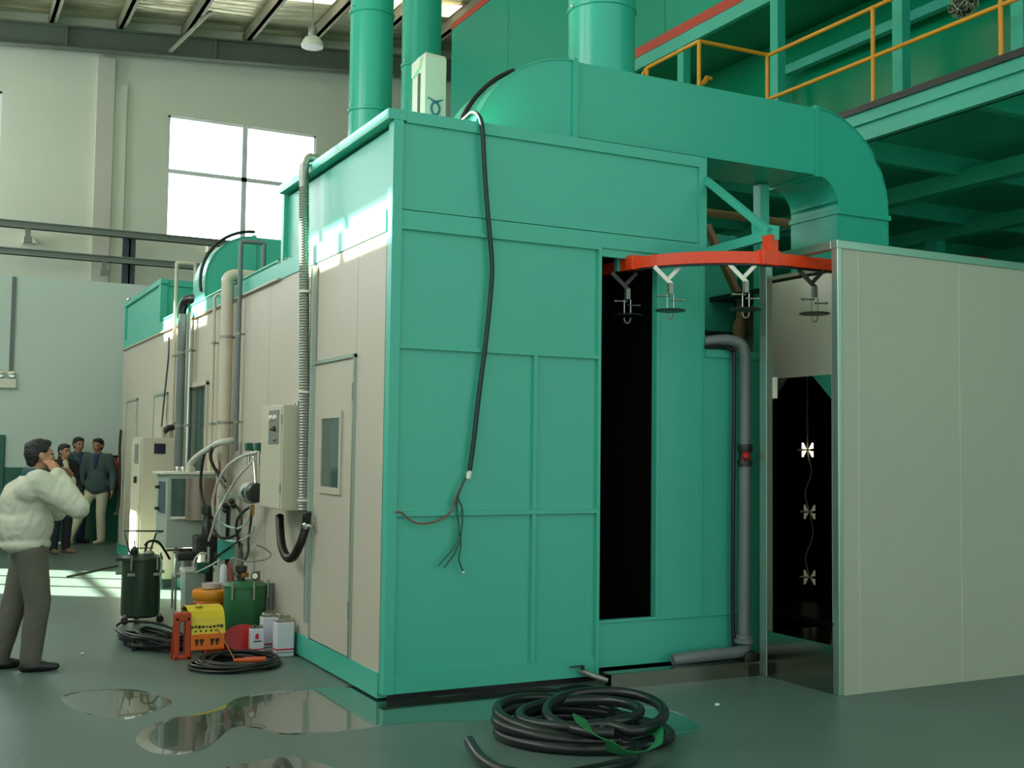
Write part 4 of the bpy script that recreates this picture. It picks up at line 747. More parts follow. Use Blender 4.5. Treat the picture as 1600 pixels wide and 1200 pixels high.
MB().cyl((tx+0.02, ty-0.02, 0.62), (tx+0.04, ty-0.02, 0.74), 0.012, n=8).build('spindle', 'machine_black', t); MB().box(tx-0.06, tx+0.10, ty-0.03, ty-0.01, 0.69, 0.70).build('spindle_handle', 'machine_black', t)
# floor hose across the sunlit patch
tag(MB().tube(cr([PZ(105, 901, 0.012), PZ(128, 896, 0.012), PZ(155, 890, 0.012), PZ(185, 884, 0.02)], 6), 0.012, 8).build('floor_cable', 'machine_black', smooth=True), 'dark cable lying across the sunlit floor patch', 'cable')
# green tank
gx, gy, gr_ = -0.235, 2.66, 0.18
t = thing('pressure_tank', (gx, gy, 0), 'green pressure tank with gauges and bent wire handle beside the white cans', 'tank')
MB().lathe((gx, gy, 0.02), [(gr_-0.02, 0), (gr_, 0.03), (gr_, 0.46), (gr_-0.01, 0.47)], 32).build('shell', 'tank_green', t, smooth=True); MB().lathe((gx, gy, 0.49), [(gr_+0.006, -0.02), (gr_+0.008, 0.0), (gr_*0.75, 0.03), (0.01, 0.045)], 32).build('lid', 'tank_green', t, smooth=True)
for k in range(3):
    a = -2.4+k*0.95; q = Vector((gx+(gr_+0.014)*math.cos(a), gy+(gr_+0.014)*math.sin(a), 0.38)); MB().cyl(q, q+Vector((0, 0, 0.15)), 0.010, n=8).build('lid_clamp', 'dull_steel', t, smooth=True)
for q, m in ((Vector((gx+0.04, gy-0.15, 0.575)), 'plaster_lamp'),):
    g_ = MB().lathe(q, [(0.036, 0), (0.036, 0.02)], 18, (-0.3, -1, 0.1)).build('gauge', 'machine_black', t, smooth=True); MB().lathe(q+Vector((-0.007, -0.022, 0.002)), [(0.024, 0), (0.024, 0.003)], 16, (-0.3, -1, 0.1)).build('dial_face', 'plaster_lamp', g_)
MB().lathe((gx-0.05, gy-0.04, 0.53), [(0.03, 0), (0.03, 0.06), (0.05, 0.08), (0.05, 0.12), (0.02, 0.13)], 14).build('regulator_knob', 'machine_black', t, smooth=True); MB().box(gx-0.06, gx+0.0, gy-0.1, gy-0.05, 0.56, 0.60).build('manifold', 'brass', t, bevel=0.005); MB().cyl((gx+0.10, gy-0.02, 0.52), (gx+0.10, gy-0.02, 0.60), 0.02, n=10).build('fitting', 'brass', t); MB().cyl((gx-0.12, gy, 0.52), (gx-0.14, gy, 0.68), 0.02, n=10).build('fitting', 'wire_red', t)
MB().tube(cr([(gx+0.06, gy-0.03, 0.52), (gx+0.065, gy-0.03, 0.72), (gx+0.07, gy-0.03, 0.82), (gx+0.15, gy-0.04, 0.79), (gx+0.20, gy-0.05, 0.74), (gx+0.14, gy-0.06, 0.70), (gx-0.02, gy-0.06, 0.69), (gx-0.13, gy-0.04, 0.72), (gx-0.12, gy-0.02, 0.62), (gx-0.06, gy, 0.53)], 7), 0.007, 8).build('wire_handle', 'dull_steel', t, smooth=True)
MB().cyl((gx+0.205, gy-0.06, 0.0), (gx+0.205, gy-0.06, 0.50), 0.025, n=14).build('side_bottle', 'pipe_grey', t, smooth=True); MB().box(gx+0.15, gx+0.205, gy-0.07, gy-0.04, 0.40, 0.44).build('bracket', 'tank_green', t)
# orange bucket
bx, by = -0.445, 3.0
t = thing('paint_bucket', (bx, by, 0), 'orange plastic bucket with lid behind the yellow cover', 'bucket')
MB().lathe((bx, by, 0), [(0.125, 0), (0.13, 0.01), (0.15, 0.34), (0.152, 0.345)], 32).build('body', 'bucket_orange', t, smooth=True); MB().lathe((bx, by, 0.345), [(0.158, 0), (0.165, 0.01), (0.165, 0.06), (0.158, 0.075), (0.13, 0.08), (0.01, 0.08)], 32).build('lid', 'bucket_orange', t, smooth=True)
MB().lathe((bx, by, 0.30), [(0.152, 0), (0.158, 0.01), (0.152, 0.02)], 32).build('rib', 'frame_red', t, smooth=True)
tag(MB().lathe((bx-0.01, by-0.02, 0.425), [(0.06, 0), (0.075, 0.01), (0.08, 0.05), (0.075, 0.052), (0.07, 0.012), (0.01, 0.008)], 24).build('plastic_dish', 'clear_plastic', smooth=True), 'small translucent dish resting on the orange bucket lid', 'dish')
tag(MB().lathe((bx+0.105, by+0.02, 0.425), [(0.032, 0), (0.035, 0.01), (0.034, 0.16), (0.025, 0.2), (0.01, 0.205)], 18).build('spray_bottle', 'can_white', smooth=True), 'white upright bottle standing on the orange bucket lid', 'bottle')
# draped yellow and orange cover on a red frame
dx0, dx1, dy0, dy1 = -0.91, -0.545, 2.12, 2.40
t = thing('warning_barrier', ((dx0+dx1)/2, 2.26, 0), 'small red frame with yellow and orange lettered cover beside coiled cables', 'barrier')
def upright(x0, x1, y0, y1):
    b = MB(); b.box(x0, x0+0.042, y0, y1, 0, 0.33).box(x1-0.042, x1, y0, y1, 0, 0.33).box(x0, x1, y0, y1, 0.29, 0.36).box(x0, x1, y0, y1, 0.0, 0.03)
    return b.build('side_frame', 'frame_red', t, bevel=0.012)
upright(dx0-0.025, dx0+0.10, dy0-0.06, dy0+0.03); upright(dx1-0.12, dx1-0.005, dy0+0.06, dy0+0.16)
def cover(z_top, z_bot, yb, m, nm, x0, x1):
    pr = [(dy1, z_top-0.10), (dy1-0.02, z_top-0.03), (dy1-0.08, z_top), (dy0+0.09, z_top), (dy0+0.02, z_top-0.025), (dy0-0.02, z_top-0.08), (yb, z_bot)]
    b = MB()
    for (ya, za), (yb_, zb_) in zip(pr[:-1], pr[1:]): b.prism([(x0, ya, za), (x0, yb_, zb_), (x0, yb_+0.006, zb_-0.004), (x0, ya+0.006, za-0.004)], (x1-x0, 0, 0))
    return b.build(nm, m, t, smooth=True)
cv = cover(0.385, 0.185, dy0-0.055, 'cover_yellow', 'yellow_cover', dx0+0.09, dx1+0.005)
MB().box(dx0+0.10, dx1-0.005, dy0-0.063, dy0-0.05, 0.065, 0.187).build('orange_skirt', 'cover_orange', t)
for k in range(9):
    x = dx0+0.10+k*0.029; MB().box(x, x+0.018, dy0-0.052, dy0-0.044, 0.235+0.004*math.sin(k*2.1), 0.25+0.004*math.sin(k)).build('letter', 'ink', cv)
for k in range(5): x = dx0+0.13+k*0.04; MB().box(x, x+0.014, dy0-0.057, dy0-0.05, 0.205, 0.216).build('letter', 'ink', cv)
for x in (dx0+0.13, dx0+0.17, dx0+0.25, dx0+0.29): MB().box(x, x+0.03, dy0-0.066, dy0-0.062, 0.125, 0.15).box(x+0.006, x+0.022, dy0-0.066, dy0-0.062, 0.10, 0.125).build('letter', 'ink', t)
MB().lathe(((dx0+dx1)/2, dy0+0.08, 0.385), [(0.03, 0), (0.03, 0.012), (0.01, 0.02)], 12).build('knob', 'cover_yellow', t)
# red scoop
t = thing('dustpan', (-0.36, 2.30, 0), 'red plastic scoop leaning between the cover and the white cans', 'dustpan')
n = 12; rim = [Vector((-0.36+0.155*math.cos(a), 2.22+0.03*math.sin(a), 0.115+0.105*math.sin(a))) for a in [2*PI*k/n for k in range(n)]]
b = MB(); b.add(rim+[p+Vector((0, 0.03, -0.006)) for p in rim], [tuple(range(n)), tuple(range(n, 2*n))[::-1]]+[(k, (k+1) % n, n+(k+1) % n, n+k) for k in range(n)]); b.build('pan', 'scoop_red', t, smooth=True)
MB().prism([(-0.53, 2.30, 0.0), (-0.32, 2.20, 0.0), (-0.32, 2.20, 0.05), (-0.53, 2.30, 0.16)], (0.0, 0.02, 0.0)).build('side_lip', 'scoop_red', t); MB().cyl((-0.45, 2.25, 0.1), (-0.56, 2.32, 0.13), 0.018, n=10).build('handle', 'scoop_red', t)
# white cans
def can(x, y, w, d, h, label, small=False, rz=0.0):
    t = thing('solvent_can', (x, y, 0), label, 'can', 'white solvent cans')
    MB().box(x-w/2, x+w/2, y-d/2, y+d/2, 0.0, h).build('body', 'can_white', t, bevel=0.012)
    for z0, z1, m in ((0.17*h, 0.27*h, 'can_red'), (0.12*h, 0.145*h, 'ink')): MB().box(x-w/2-0.002, x+w/2+0.002, y-d/2-0.002, y+d/2+0.002, h*0+z0, z1).build('stripe', m, t, bevel=0.012)
    MB().box(x-w/2+0.006, x+w/2-0.006, y-d/2+0.006, y+d/2-0.006, h, h+0.006).build('top_rim', 'can_lid', t); MB().lathe((x+w*0.25, y, h+0.006), [(0.018, 0), (0.018, 0.014), (0.01, 0.016)], 14).build('cap', 'can_lid', t, smooth=True); MB().tube(cr([(x-w*0.3, y, h), (x-w*0.28, y, h+0.02), (x-w*0.02, y, h+0.02), (x, y, h)], 4), 0.004, 6).build('carry_loop', 'can_lid', t)
    if small: MB().prism([(x-0.02, y-d/2-0.002, h*0.62), (x+0.005, y-d/2-0.002, h*0.60), (x+0.008, y-d/2-0.002, h*0.76), (x-0.006, y-d/2-0.002, h*0.84), (x-0.022, y-d/2-0.002, h*0.74)], (0, -0.003, 0)).build('emblem', 'can_red', t); MB().box(x-0.035, x+0.03, y-d/2-0.003, y-d/2, h*0.50, h*0.54).build('lettering', 'ink', t)
can(-0.115, 1.90, 0.150, 0.11, 0.275, 'white solvent can with red stripe at the front by the sill')
can(-0.29, 2.06, 0.112, 0.08, 0.21, 'smallest white can with a red emblem beside the cable coil', True)
can(-0.155, 2.18, 0.14, 0.10, 0.28, 'tall white can directly behind the smallest can')
can(-0.075, 2.03, 0.12, 0.10, 0.28, 'white can squeezed between the front can and the booth sill')
can(-0.10, 2.34, 0.13, 0.10, 0.285, 'rearmost white can touching the green tank')
# coiled cables
def coil(name, cx, cy, rx, ry, turns, r, m, label, cat, h=0.05, wob=0.12, rot=0.0, tail=None):
    pts = []; n = 22; ph = random.random()*9
    for i in range(int(turns*n)):
        a = 2*PI*i/n; k = 0.72+0.28*abs(math.sin(i*0.037+ph))+wob*noise.noise(Vector((i*0.09, ph, 0)))
        lx, ly = rx*k*math.cos(a)+0.06*rx*noise.noise(Vector((i*0.05, 5, ph))), ry*k*math.sin(a)+0.06*ry*noise.noise(Vector((i*0.05, 9, ph)))
        pts.append(Vector((cx+lx*math.cos(rot)-ly*math.sin(rot), cy+lx*math.sin(rot)+ly*math.cos(rot), r+h*(i/(turns*n))*(0.6+0.4*math.sin(i*0.31))+0.012*abs(noise.noise(Vector((i*0.2, 0, ph)))))))
    if tail: pts += [Vector(p) for p in tail]
    return tag(MB().tube(cr(pts, 2), r, 7).build(name, m, smooth=True), label, cat)
coil('coiled_cable', -0.55, 1.62, 0.32, 0.29, 13, 0.010, 'black_rubber', 'flat coil of black cable in front of the red scoop', 'cable', 0.07, 0.35)
coil('coiled_cable', -0.92, 2.76, 0.25, 0.36, 12, 0.012, 'black_rubber', 'tangled heap of black cable under the wheeled tank', 'cable', 0.15, 0.8, 0.3, [(-1.05, 2.65, 0.03), (-1.16, 2.55, 0.014)])
t = thing('grease_tool', (-0.45, 1.55, 0.10), 'orange-handled tool with thin metal rod lying on the cable coil', 'tool')
a, b_, c = PY(341, 984, 1.95), PY(367, 1032, 1.62), PY(415, 1030, 1.58)
MB().cyl(a, b_, 0.005, n=8).build('rod', 'brass', t); MB().rings([b_-Vector((0.01, 0, 0)), b_+Vector((0.02, 0, 0)), b_.lerp(c, 0.2), b_.lerp(c, 0.3), c], [0.012, 0.018, 0.016, 0.021, 0.021], 12).build('handle', 'handle_orange', t, smooth=True); MB().sphere(b_, 0.014, 8, 6).build('ferrule', 'chrome', t)
# big hose coil on the floor before the booth
random.seed(21)
pts = []
hr = 0.031
U = Vector((RT.x, RT.y, 0)).normalized(); Wd = Vector((FW.x, FW.y, 0)).normalized()      # along and across the heap
def loop(u, v, ru, rv, a0, a1, z, tu=0.0, tv=0.0, n=16):
    """one turn of the heap round the floor point below (u, v), tilted by tu, tv"""
    c = PZ(u, v, 0)
    for i in range(n):
        a = a0+(a1-a0)*i/(n-1); p, q = ru*math.cos(a), rv*math.sin(a)
        pts.append(c+U*p+Wd*q+Vector((0, 0, max(hr, z+tu*p+tv*q))))
pts += [PZ(733, 1158, 0.06), PZ(741, 1172, 0.05), PZ(757, 1190, 0.035), PZ(790, 1206, 0.032), PZ(860, 1212, 0.032), PZ(930, 1203, 0.032), PZ(985, 1188, 0.032)]
loop(912, 1152, 0.50, 0.40, -1.0, 2*PI-1.0, 0.032); loop(895, 1151, 0.45, 0.35, -1.0, 2*PI-1.0, 0.075, -0.05, 0.03); loop(880, 1147, 0.39, 0.37, -1.1, 2*PI-1.2, 0.10, -0.10, 0.06)
loop(905, 1152, 0.35, 0.29, -1.2, 2*PI-1.2, 0.14, 0.06, 0.03); loop(945, 1152, 0.34, 0.38, -1.2, 1.9*PI-1.2, 0.15, 0.03, 0.09)
tag(MB().tube(cr(pts, 5), hr, 12).build('coiled_hose', 'hose_rubber', smooth=True), 'big heap of coiled black rubber hose on the wet floor before the booth', 'hose')
sp = [PZ(905, 1120, 0.19), PZ(915, 1138, 0.21), PZ(938, 1154, 0.20), PZ(962, 1172, 0.14), PZ(992, 1178, 0.09), PZ(1022, 1168, 0.09), PZ(1030, 1148, 0.10), PZ(1015, 1134, 0.11)]
b = MB(); P = cr(sp, 6); vs = []; fs = []
for i, p in enumerate(P):
    d = (P[min(i+1, len(P)-1)]-P[max(i-1, 0)]).normalized(); r = (d.cross(Vector((0, 0, 1)))+Vector((0, 0, 0.5))).normalized(); w_ = 0.05*(0.75+0.25*math.sin(i*0.5))
    for q, zz in ((-1, 0), (1, 0), (1, 0.005), (-1, 0.005)): vs.append(p+r*(w_*q)+Vector((0, 0, zz)))
for i in range(len(P)-1):
    for j in range(4): fs.append((i*4+j, i*4+(j+1) % 4, i*4+4+(j+1) % 4, i*4+4+j))
b.add(vs, fs); tag(b.build('green_strap', 'strap_green', smooth=True), 'green plastic strap lying over the coiled black hose', 'strap')
# puddles: thin films of water on the slab
def puddle(px_, label, z=0.0025):
    c = cr([PZ(u, v, 0) for u, v in px_], 5, closed=True); n = len(c); m = sum(c, Vector())/n
    b = MB(); b.add([Vector((p.x, p.y, 0.0003)) for p in c]+[m.lerp(p, 0.94)*1.0+Vector((0, 0, z)) for p in c], [tuple(range(n, 2*n))]+[(k, (k+1) % n, n+(k+1) % n, n+k) for k in range(n)])
    return tag(b.build('puddle', 'water'), label, 'puddle', 'puddles on the hall floor')
puddle(((97, 1088), (150, 1078), (215, 1078), (255, 1090), (268, 1098), (240, 1112), (195, 1124), (150, 1120), (110, 1106)), 'small oval puddle left on the open floor')
puddle(((600, 1072), (520, 1074), (440, 1080), (375, 1090), (345, 1105), (300, 1118), (262, 1122), (225, 1140), (212, 1158), (240, 1176), (290, 1178), (325, 1160), (355, 1138), (400, 1138), (440, 1148), (520, 1144), (600, 1134), (680, 1128), (760, 1126), (860, 1110), (905, 1092), (860, 1075), (760, 1080), (680, 1090)), 'long winding puddle reflecting the booth corner and cans')
puddle(((985, 1105), (1040, 1108), (1085, 1126), (1092, 1142), (1050, 1150), (1000, 1146), (940, 1130), (935, 1112)), 'dark puddle behind the coiled hose')
puddle(((355, 1198), (400, 1190), (440, 1182), (480, 1186), (525, 1200), (540, 1212), (440, 1220), (360, 1212)), 'puddle cut by the bottom picture edge')
puddle(((870, 1076), (900, 1070), (930, 1072), (920, 1080), (885, 1083)), 'tiny puddle under the drain tap')
puddle(((1170, 1030), (1180, 1028), (1186, 1034), (1178, 1038)), 'tiny wet spot by the drain pipe elbow') if False else None
# extinguisher and hanging hose at the far booth corner
c = Vector((0.30, 13.75, 0)); c.x = PY(181, 740, 13.8).x
t = thing('fire_extinguisher', (c.x, 13.8, 0.95), 'red extinguisher on the partition half hidden by the booth end', 'extinguisher')
MB().lathe((c.x, 13.86, 0.95), [(0.07, 0), (0.075, 0.02), (0.075, 0.36), (0.05, 0.42), (0.025, 0.44), (0.025, 0.5)], 18).build('cylinder', 'red_plastic', t, smooth=True); MB().box(c.x-0.05, c.x+0.05, 13.84, 13.88, 1.45, 1.49).build('handle', 'machine_black', t); MB().box(c.x-0.04, c.x+0.04, 13.93, 13.985, 1.1, 1.3).build('bracket', 'dull_steel', t)
tag(MB().tube(cr([PX(189, 672, -0.03), PX(187, 700, -0.05), PX(187, 740, -0.06), PX(186, 780, -0.06), PX(183, 800, -0.10), PX(179, 803, -0.2)], 6), 0.02, 8).build('hanging_hose', 'black_rubber', smooth=True), 'black hose hanging at the far end of the booth side', 'hose')
# bright scrap seen through the gap, litter on the floor
for (u, v), lab in (((128, 1022), 'tiny white scrap on the floor near the standing man'), ((1120, 1102), 'tiny white scrap in the dark puddle')):
    q = PZ(u, v, 0.004); b = MB(); b.prism([(q.x-0.015, q.y-0.01, 0.004), (q.x+0.012, q.y-0.012, 0.004), (q.x+0.016, q.y+0.01, 0.004), (q.x-0.008, q.y+0.014, 0.004)], (0.004, 0, 0.012)); tag(b.build('paper_scrap', 'plaster_lamp'), lab, 'litter')
# ================================================================== PEOPLE
def blob(parts, T, voxel, smooth_n, name, material, parent, fold=0.0, fscale=9.0, zmin=None):
    b = MB()
    for q in parts:
        if q[0] == 'c':
            _, p0, p1, r0, r1 = q; p0 = Vector(p0); p1 = Vector(p1); L = p1-p0; d = L.normalized(); pts = []; rr = []
            for k in range(5): a = -PI/2+PI/2*k/5; pts.append(p0+d*(r0*math.sin(a))); rr.append(max(r0*math.cos(a), 0.0008))
            for k in range(5): t_ = k/4; pts.append(p0.lerp(p1, t_)); rr.append(r0+(r1-r0)*t_)
            for k in range(1, 6): a = PI/2*k/5; pts.append(p1+d*(r1*math.sin(a))); rr.append(max(r1*math.cos(a), 0.0008))
            b.rings(pts, rr, 14)
        else:
            _, c, r = q[:3]; m = MB().sphere((0, 0, 0), 1.0, 18, 12, r); rot = q[3] if len(q) > 3 else Matrix.Identity(3)
            b.add([rot @ p+Vector(c) for p in m.v], m.f)
    me = bpy.data.meshes.new('tmp'); me.from_pydata([tuple(p) for p in b.v], [], b.f); me.update()
    bm = bmesh.new(); bm.from_mesh(me); bmesh.ops.remove_doubles(bm, verts=bm.verts, dist=1e-5); bmesh.ops.recalc_face_normals(bm, faces=bm.faces); bm.to_mesh(me); bm.free()
    o = bpy.data.objects.new('tmp', me); COL.objects.link(o)
    r = o.modifiers.new('r', 'REMESH'); r.mode = 'VOXEL'; r.voxel_size = voxel; r.use_smooth_shade = True
    s = o.modifiers.new('s', 'SMOOTH'); s.factor = 0.5; s.iterations = smooth_n
    bpy.context.view_layer.update()
    ev = o.evaluated_get(bpy.context.evaluated_depsgraph_get()); nm = bpy.data.meshes.new_from_object(ev); bpy.data.objects.remove(o); bpy.data.meshes.remove(me)
    nm.name = name; org = ORG[parent.name] if parent else None
    nrm = [v.normal.copy() for v in nm.vertices]
    for v, n in zip(nm.vertices, nrm):
        p = v.co.copy()
        if fold: 
            w_ = 0.35*noise.noise(p*fscale*0.6)+0.9*(0.5-abs(noise.noise(Vector((p.x*fscale+p.z*fscale*0.9, p.y*fscale*1.2-p.z*fscale*0.7, p.z*fscale*0.35)))))+0.3*noise.noise(Vector((p.x*fscale*2.4+p.z*9, p.y*fscale*2.4-p.z*12, p.z*fscale*0.8)))
            p = p+n*(fold*w_)
        if zmin is not None and p.z < zmin: p.z = zmin+0.06*(p.z-zmin)
        v.co = T(p)-(org if org else T(Vector((0, 0, 0))))
    for p in nm.polygons: p.use_smooth = True
    nm.materials.clear(); nm.materials.append(MATS[material])
    ob_ = bpy.data.objects.new(name, nm); COL.objects.link(ob_)
    if parent: ob_.parent = parent
    else: ob_.location = T(Vector((0, 0, 0)))
    ORG[ob_.name] = org if org else T(Vector((0, 0, 0)))
    return ob_
def hand_parts(w, d, palm_n, side, curl=0.5, sc=1.0):
    """w wrist, d direction of the palm, palm_n normal of the palm side, side +-1 thumb side"""
    w = Vector(w); d = Vector(d).normalized(); n = Vector(palm_n); n = (n-d*n.dot(d)).normalized(); s_ = d.cross(n)*side
    out = [('c', w, w+d*0.04*sc, 0.026*sc, 0.030*sc), ('c', w+d*0.04*sc+s_*0.018*sc, w+d*0.085*sc+s_*0.022*sc, 0.020*sc, 0.014*sc), ('c', w+d*0.04*sc-s_*0.018*sc, w+d*0.08*sc-s_*0.022*sc, 0.020*sc, 0.013*sc)]
    for k, (o, L) in enumerate(((0.030, 0.068), (0.010, 0.076), (-0.010, 0.070), (-0.029, 0.055))):
        a = w+d*(0.085-0.003*abs(k-1.5))*sc+s_*o*sc; d1 = (d+n*curl*0.7).normalized(); b_ = a+d1*L*0.5*sc; d2 = (d+n*curl*2.0).normalized(); out += [('c', a, b_, 0.0098*sc, 0.0092*sc), ('c', b_, b_+d2*L*0.5*sc, 0.0092*sc, 0.0078*sc)]
    a = w+d*0.03*sc+s_*0.03*sc; b_ = a+(d*0.7+s_*0.6+n*0.3).normalized()*0.04*sc; out += [('c', a, b_, 0.013*sc, 0.011*sc), ('c', b_, b_+(d*0.8+n*0.4+s_*0.1).normalized()*0.032*sc, 0.011*sc, 0.009*sc)]
    return out
def person(x, y, heading, P, label, sc=1.0, fine=1.0):
    F = Vector((math.cos(heading), math.sin(heading), 0)); R = Vector((math.sin(heading), -math.cos(heading), 0)); base = Vector((x, y, 0))
    T = lambda p: base+(R*p[0]+F*p[1]+Vector((0, 0, p[2])))*sc
    t = thing('person', base, label, 'person', P.get('group'))
    L = P['lean']; tw = lambda xx, yy, zz: Vector((xx, yy+L*(zz-0.9), zz))
    hd = P.get('head_yaw', 0.0); hp = P.get('head_pitch', 0.0); HC = tw(0, 0.02, 1.50)
    HM = Matrix.Rotation(-hd, 3, 'Z') @ Matrix.Rotation(-hp, 3, 'X')
    H = lambda a, b_, c: HC+HM @ Vector((a, b_, c))
    sk = P.get('skin', 'skin'); hips = {s_: Vector((0.09*s_, 0, 0.90)) for s_ in (-1, 1)}; sho = {s_: tw(0.175*s_, 0, 1.385) for s_ in (-1, 1)}
    # one continuous body
    body = [('e', tw(0, 0.0, 1.22), (0.15, 0.095, 0.22)), ('e', Vector((0, 0, 0.95)), (0.145, 0.10, 0.13)), ('c', tw(0, -0.01, 1.38), HC+Vector((0, 0, -0.01)), 0.058, 0.052),
            ('e', H(0, 0.0, 0.105), (0.074, 0.092, 0.092), HM), ('e', H(0, 0.035, 0.05), (0.056, 0.060, 0.070), HM), ('e', H(0, 0.058, 0.012), (0.030, 0.028, 0.024), HM),
            ('c', H(0, 0.090, 0.085), H(0, 0.106, 0.050), 0.009, 0.013), ('c', H(-0.035, 0.078, 0.105), H(0.035, 0.078, 0.105), 0.014, 0.014), ('e', H(0.04, 0.066, 0.055), (0.02, 0.02, 0.02)), ('e', H(-0.04, 0.066, 0.055), (0.02, 0.02, 0.02)),
            ('e', H(0, 0.088, 0.026), (0.024, 0.012, 0.010), HM), ('e', H(0.077, -0.005, 0.075), (0.010, 0.020, 0.031), HM), ('e', H(-0.077, -0.005, 0.075), (0.010, 0.020, 0.031), HM)]
    jk = [('e', tw(0, 0.0, 1.24), (0.172, 0.122, 0.21)), ('e', tw(0, -0.015, 1.33), (0.185, 0.105, 0.12)), ('c', sho[-1], sho[1], 0.075, 0.075), ('c', tw(0, -0.01, 1.40), tw(0, 0.0, 1.435), 0.085, 0.07)]
    bulk = P.get('bulk', 1.0); zh = P.get('hem', 0.88); dp = P.get('deep', 1.0); bk = P.get('back', 0.0); lg = P.get('leg', 1.0)
    jk += [('e', tw(0, 0.01+bk, 1.06), (0.175*bulk, 0.135*dp, 0.20)), ('e', tw(0, bk*0.6, zh+0.08), (0.172*P.get('hemw', bulk), 0.130*P.get('hemd', dp*0.93), 0.085 if 'hemw' in P else 0.075))]
    if 'hemw' in P: jk += [('e', tw(0, 0.0, 0.95), (0.200, 0.150, 0.17))]
    if dp > 1: jk += [('e', tw(0, bk*1.3, 1.22), (0.19, 0.165, 0.2)), ('c', tw(-0.15, bk, 1.33), tw(0.15, bk, 1.33), 0.10, 0.10)]
    tr = [('e', Vector((0, 0, 0.93)), (0.155*lg, 0.108, 0.12)), ('c', hips[-1]+Vector((0.02, 0, -0.07)), hips[1]+Vector((-0.02, 0, -0.07)), 0.095, 0.095)]
    for s_ in (-1, 1):
        el, wr = Vector(P['elbow'][s_]), Vector(P['wrist'][s_]); hd_, pn = P['hand'][s_]
        body += [('c', sho[s_], el, 0.050, 0.038), ('c', el, wr, 0.038, 0.027)]+hand_parts(wr, hd_, pn, P.get('thumb', {-1: 1, 1: -1})[s_], P.get('curl', 0.5))
        ab = P.get('arm', 1.0); jk += [('c', sho[s_], el, 0.078*ab, 0.064*ab), ('c', el, Vector(el).lerp(wr, 0.93), 0.062*ab, 0.044*ab)]
        kn, an = Vector(P['knee'][s_]), Vector(P['ankle'][s_]); td = Vector(P['toe'][s_]).normalized()
        body += [('c', hips[s_], kn, 0.078, 0.052), ('c', kn, an, 0.050, 0.036), ('c', an, an+td*0.07+Vector((0, 0, -0.055)), 0.032, 0.016)]
        tr += [('c', hips[s_]+Vector((0, 0, -0.02)), kn, 0.098*lg, 0.078*lg), ('c', kn, an+Vector((0, -0.005, 0.0)), 0.076*lg, 0.066*lg), ('c', an+Vector((0, 0.0, 0.05)), an+Vector((0, 0.005, -0.025)), 0.064*lg, 0.058*lg)]
    bo_ = blob(body, T, 0.0085*fine, 3, 'body', sk, t)
    blob(jk, T, 0.012*fine, 5, 'jacket', P['jacket'], t, P.get('fold', 0.008), P.get('fs', 11.0), zmin=zh)
    blob(tr, T, 0.012*fine, 5, 'trousers', P['trousers'], t, 0.007, 8, zmin=0.035)
    for s_ in (-1, 1):
        an = Vector(P['ankle'][s_]); td = Vector(P['toe'][s_]).normalized(); a0 = Vector((an.x, an.y, 0.038))
        blob([('c', a0-td*0.05, a0+td*0.08, 0.038, 0.040), ('c', a0+td*0.06+Vector((0, 0, -0.006)), a0+td*0.17+Vector((0, 0, -0.008)), 0.040, 0.028), ('c', a0-td*0.04, an+Vector((0, 0, 0.0)), 0.042, 0.040)], T, 0.009*fine, 3, 'shoe', P['shoe'], t)
    blob([('e', H(0, -0.010, 0.150), (0.081, 0.094, 0.058), HM), ('e', H(0, -0.045, 0.105), (0.078, 0.062, 0.090), HM), ('e', H(0, 0.050, 0.170), (0.062, 0.042, 0.026), HM), ('e', H(0.062, 0.005, 0.125), (0.020, 0.045, 0.036), HM), ('e', H(-0.062, 0.005, 0.125), (0.020, 0.045, 0.036), HM), ('e', H(0, -0.065, 0.05), (0.055, 0.03, 0.05), HM)], T, 0.009*fine, 2, 'hair', 'hair', t, 0.006, 40)
    for s_ in (-1, 1): 
        m = MB().sphere(T(H(0.031*s_, 0.083, 0.084)), 0.011*sc, 10, 6, (1.2, 1.2, 0.7)); m.build('eye', 'ink', bo_)
        m = MB().bar(T(H(0.016*s_, 0.094, 0.107)), T(H(0.048*s_, 0.084, 0.109)), 0.006, 0.007); m.build('eyebrow', 'hair', bo_)
    MB().bar(T(H(-0.022, 0.0965, 0.026)), T(H(0.022, 0.0965, 0.026)), 0.006, 0.004).build('mouth', 'frame_red', bo_)
    if P.get('collar'): blob([('c', tw(0.0, -0.075, 1.425), tw(0, -0.075, 1.47), 0.03, 0.026)]+[('c', tw(0.075*math.cos(a), 0.07*math.sin(a)-0.005, 1.425), tw(0.070*math.cos(a), 0.066*math.sin(a)-0.005, 1.475), 0.018, 0.014) for a in [2*PI*k/18 for k in range(18)]], T, 0.010, 3, 'collar', P['collar'], t)
    if P.get('shirt'): blob([('e', tw(0, 0.085, 1.30), (0.05, 0.055, 0.13)), ('e', tw(0, 0.06, 1.41), (0.055, 0.04, 0.05))], T, 0.012, 3, 'shirt', P['shirt'], t)
    return t, T
V = Vector
P1 = dict(lean=0.05, jacket='jacket_light', trousers='trousers_grey', shoe='shoe', collar='collar_teal', bulk=1.22, deep=1.45, back=-0.055, hem=0.845, arm=1.25, leg=1.18, fold=0.011, fs=15.0, head_yaw=-0.25, head_pitch=-0.10, curl=0.8,
    elbow={1: (0.25, 0.30, 1.20), -1: (-0.27, 0.20, 1.15)}, wrist={1: (0.145, 0.150, 1.455), -1: (-0.12, 0.27, 1.40)}, hand={1: ((-0.35, -0.40, 0.80), (-0.8, -0.4, -0.2)), -1: ((0.4, -0.3, 0.8), (0.7, -0.6, 0))},
    knee={1: (0.09, 0.06, 0.50), -1: (-0.10, -0.08, 0.50)}, ankle={1: (0.075, 0.03, 0.10), -1: (-0.13, -0.17, 0.10)}, toe={1: (0.05, 1, 0), -1: (-0.1, 1, 0)})
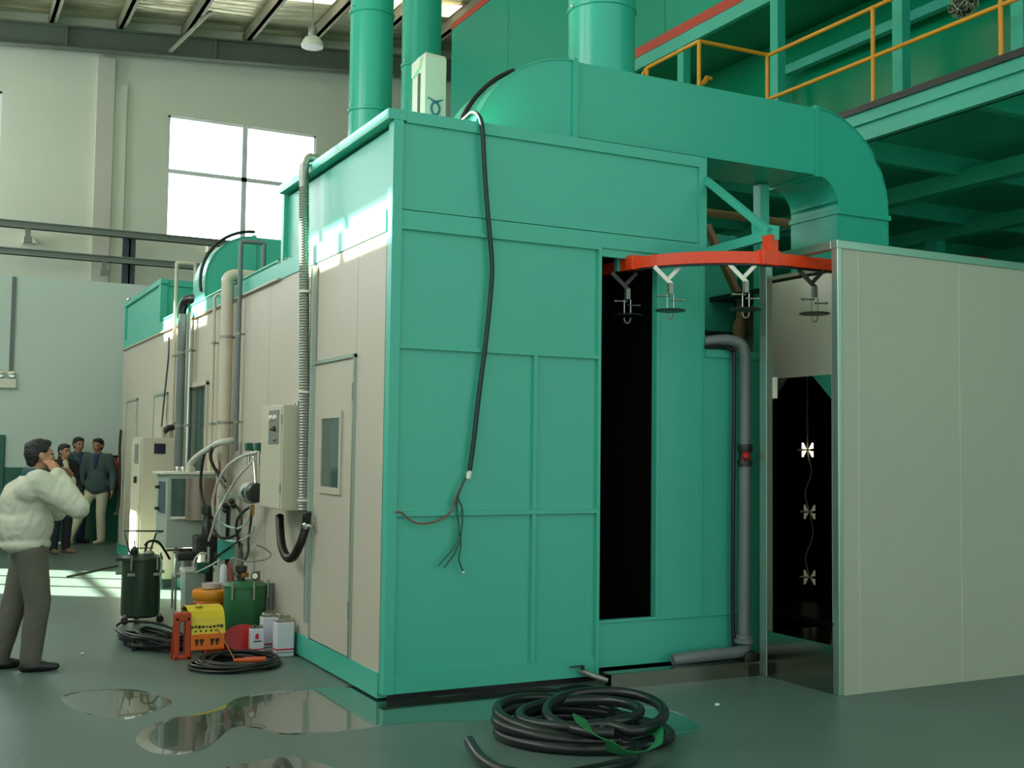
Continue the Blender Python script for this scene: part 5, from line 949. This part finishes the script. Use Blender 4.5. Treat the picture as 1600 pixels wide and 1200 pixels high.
t1, T1 = person(-2.00, 2.08, 0.0, P1, 'man in pale jacket and grey trousers holding a phone to his face', 1.0)
q = T1(V((0.075, 0.175, 1.535))); ph = MB().box(-0.012, 0.012, -0.022, 0.022, -0.05, 0.05); m_ = Matrix.Rotation(0.35, 3, 'X')
ph.v = [m_ @ p+q for p in ph.v]; tag(ph.build('mobile_phone', 'machine_black', bevel=0.005), 'dark phone held at the ear of the man in the pale jacket', 'phone')
far = dict(group='men watching from the far wall', skin='skin_far', curl=0.4)
def std(**k):
    d = dict(lean=0.02, elbow={1: (0.25, -0.02, 1.12), -1: (-0.25, -0.02, 1.12)}, wrist={1: (0.27, 0.08, 0.87), -1: (-0.27, 0.08, 0.87)}, hand={1: ((0, 0.15, -1), (-1, 0.2, 0)), -1: ((0, 0.15, -1), (1, 0.2, 0))},
             knee={1: (0.10, 0.03, 0.50), -1: (-0.10, 0.02, 0.50)}, ankle={1: (0.11, 0.0, 0.10), -1: (-0.11, -0.02, 0.10)}, toe={1: (0.25, 1, 0), -1: (-0.25, 1, 0)}, shoe='shoe', hem=0.82, bulk=0.94, hemw=1.14, hemd=1.16)
    d.update(far); d.update(k); return d
person(-0.78, 11.75, -1.15, std(jacket='jacket_black', trousers='trousers_black', shirt='shirt_pale', shoe='shoe_brown', head_yaw=-0.2, wrist={1: (0.27, 0.08, 0.87), -1: (-0.26, 0.14, 0.88)}), 'man in black jacket and pale shirt standing nearest of the far group', 0.985, 1.3)
person(-0.36, 13.62, -1.2, std(jacket='jacket_blue', trousers='trousers_navy', shirt='shirt_blue', shoe='shoe'), 'man in blue-grey jacket half hidden in the middle of the group', 1.055, 1.3)
person(-0.06, 13.3, -2.05, std(jacket='jacket_teal', trousers='trousers_beige', shirt='shirt_blue', shoe='shoe_pale', hem=0.79, head_yaw=0.15, knee={1: (0.20, 0.14, 0.50), -1: (-0.08, 0.03, 0.50)}, ankle={1: (0.36, 0.18, 0.10), -1: (-0.08, -0.02, 0.10)}, toe={1: (0.7, 1, 0), -1: (0.3, 1, 0)}), 'man in teal jacket and beige trousers standing with feet apart', 1.045, 1.3)
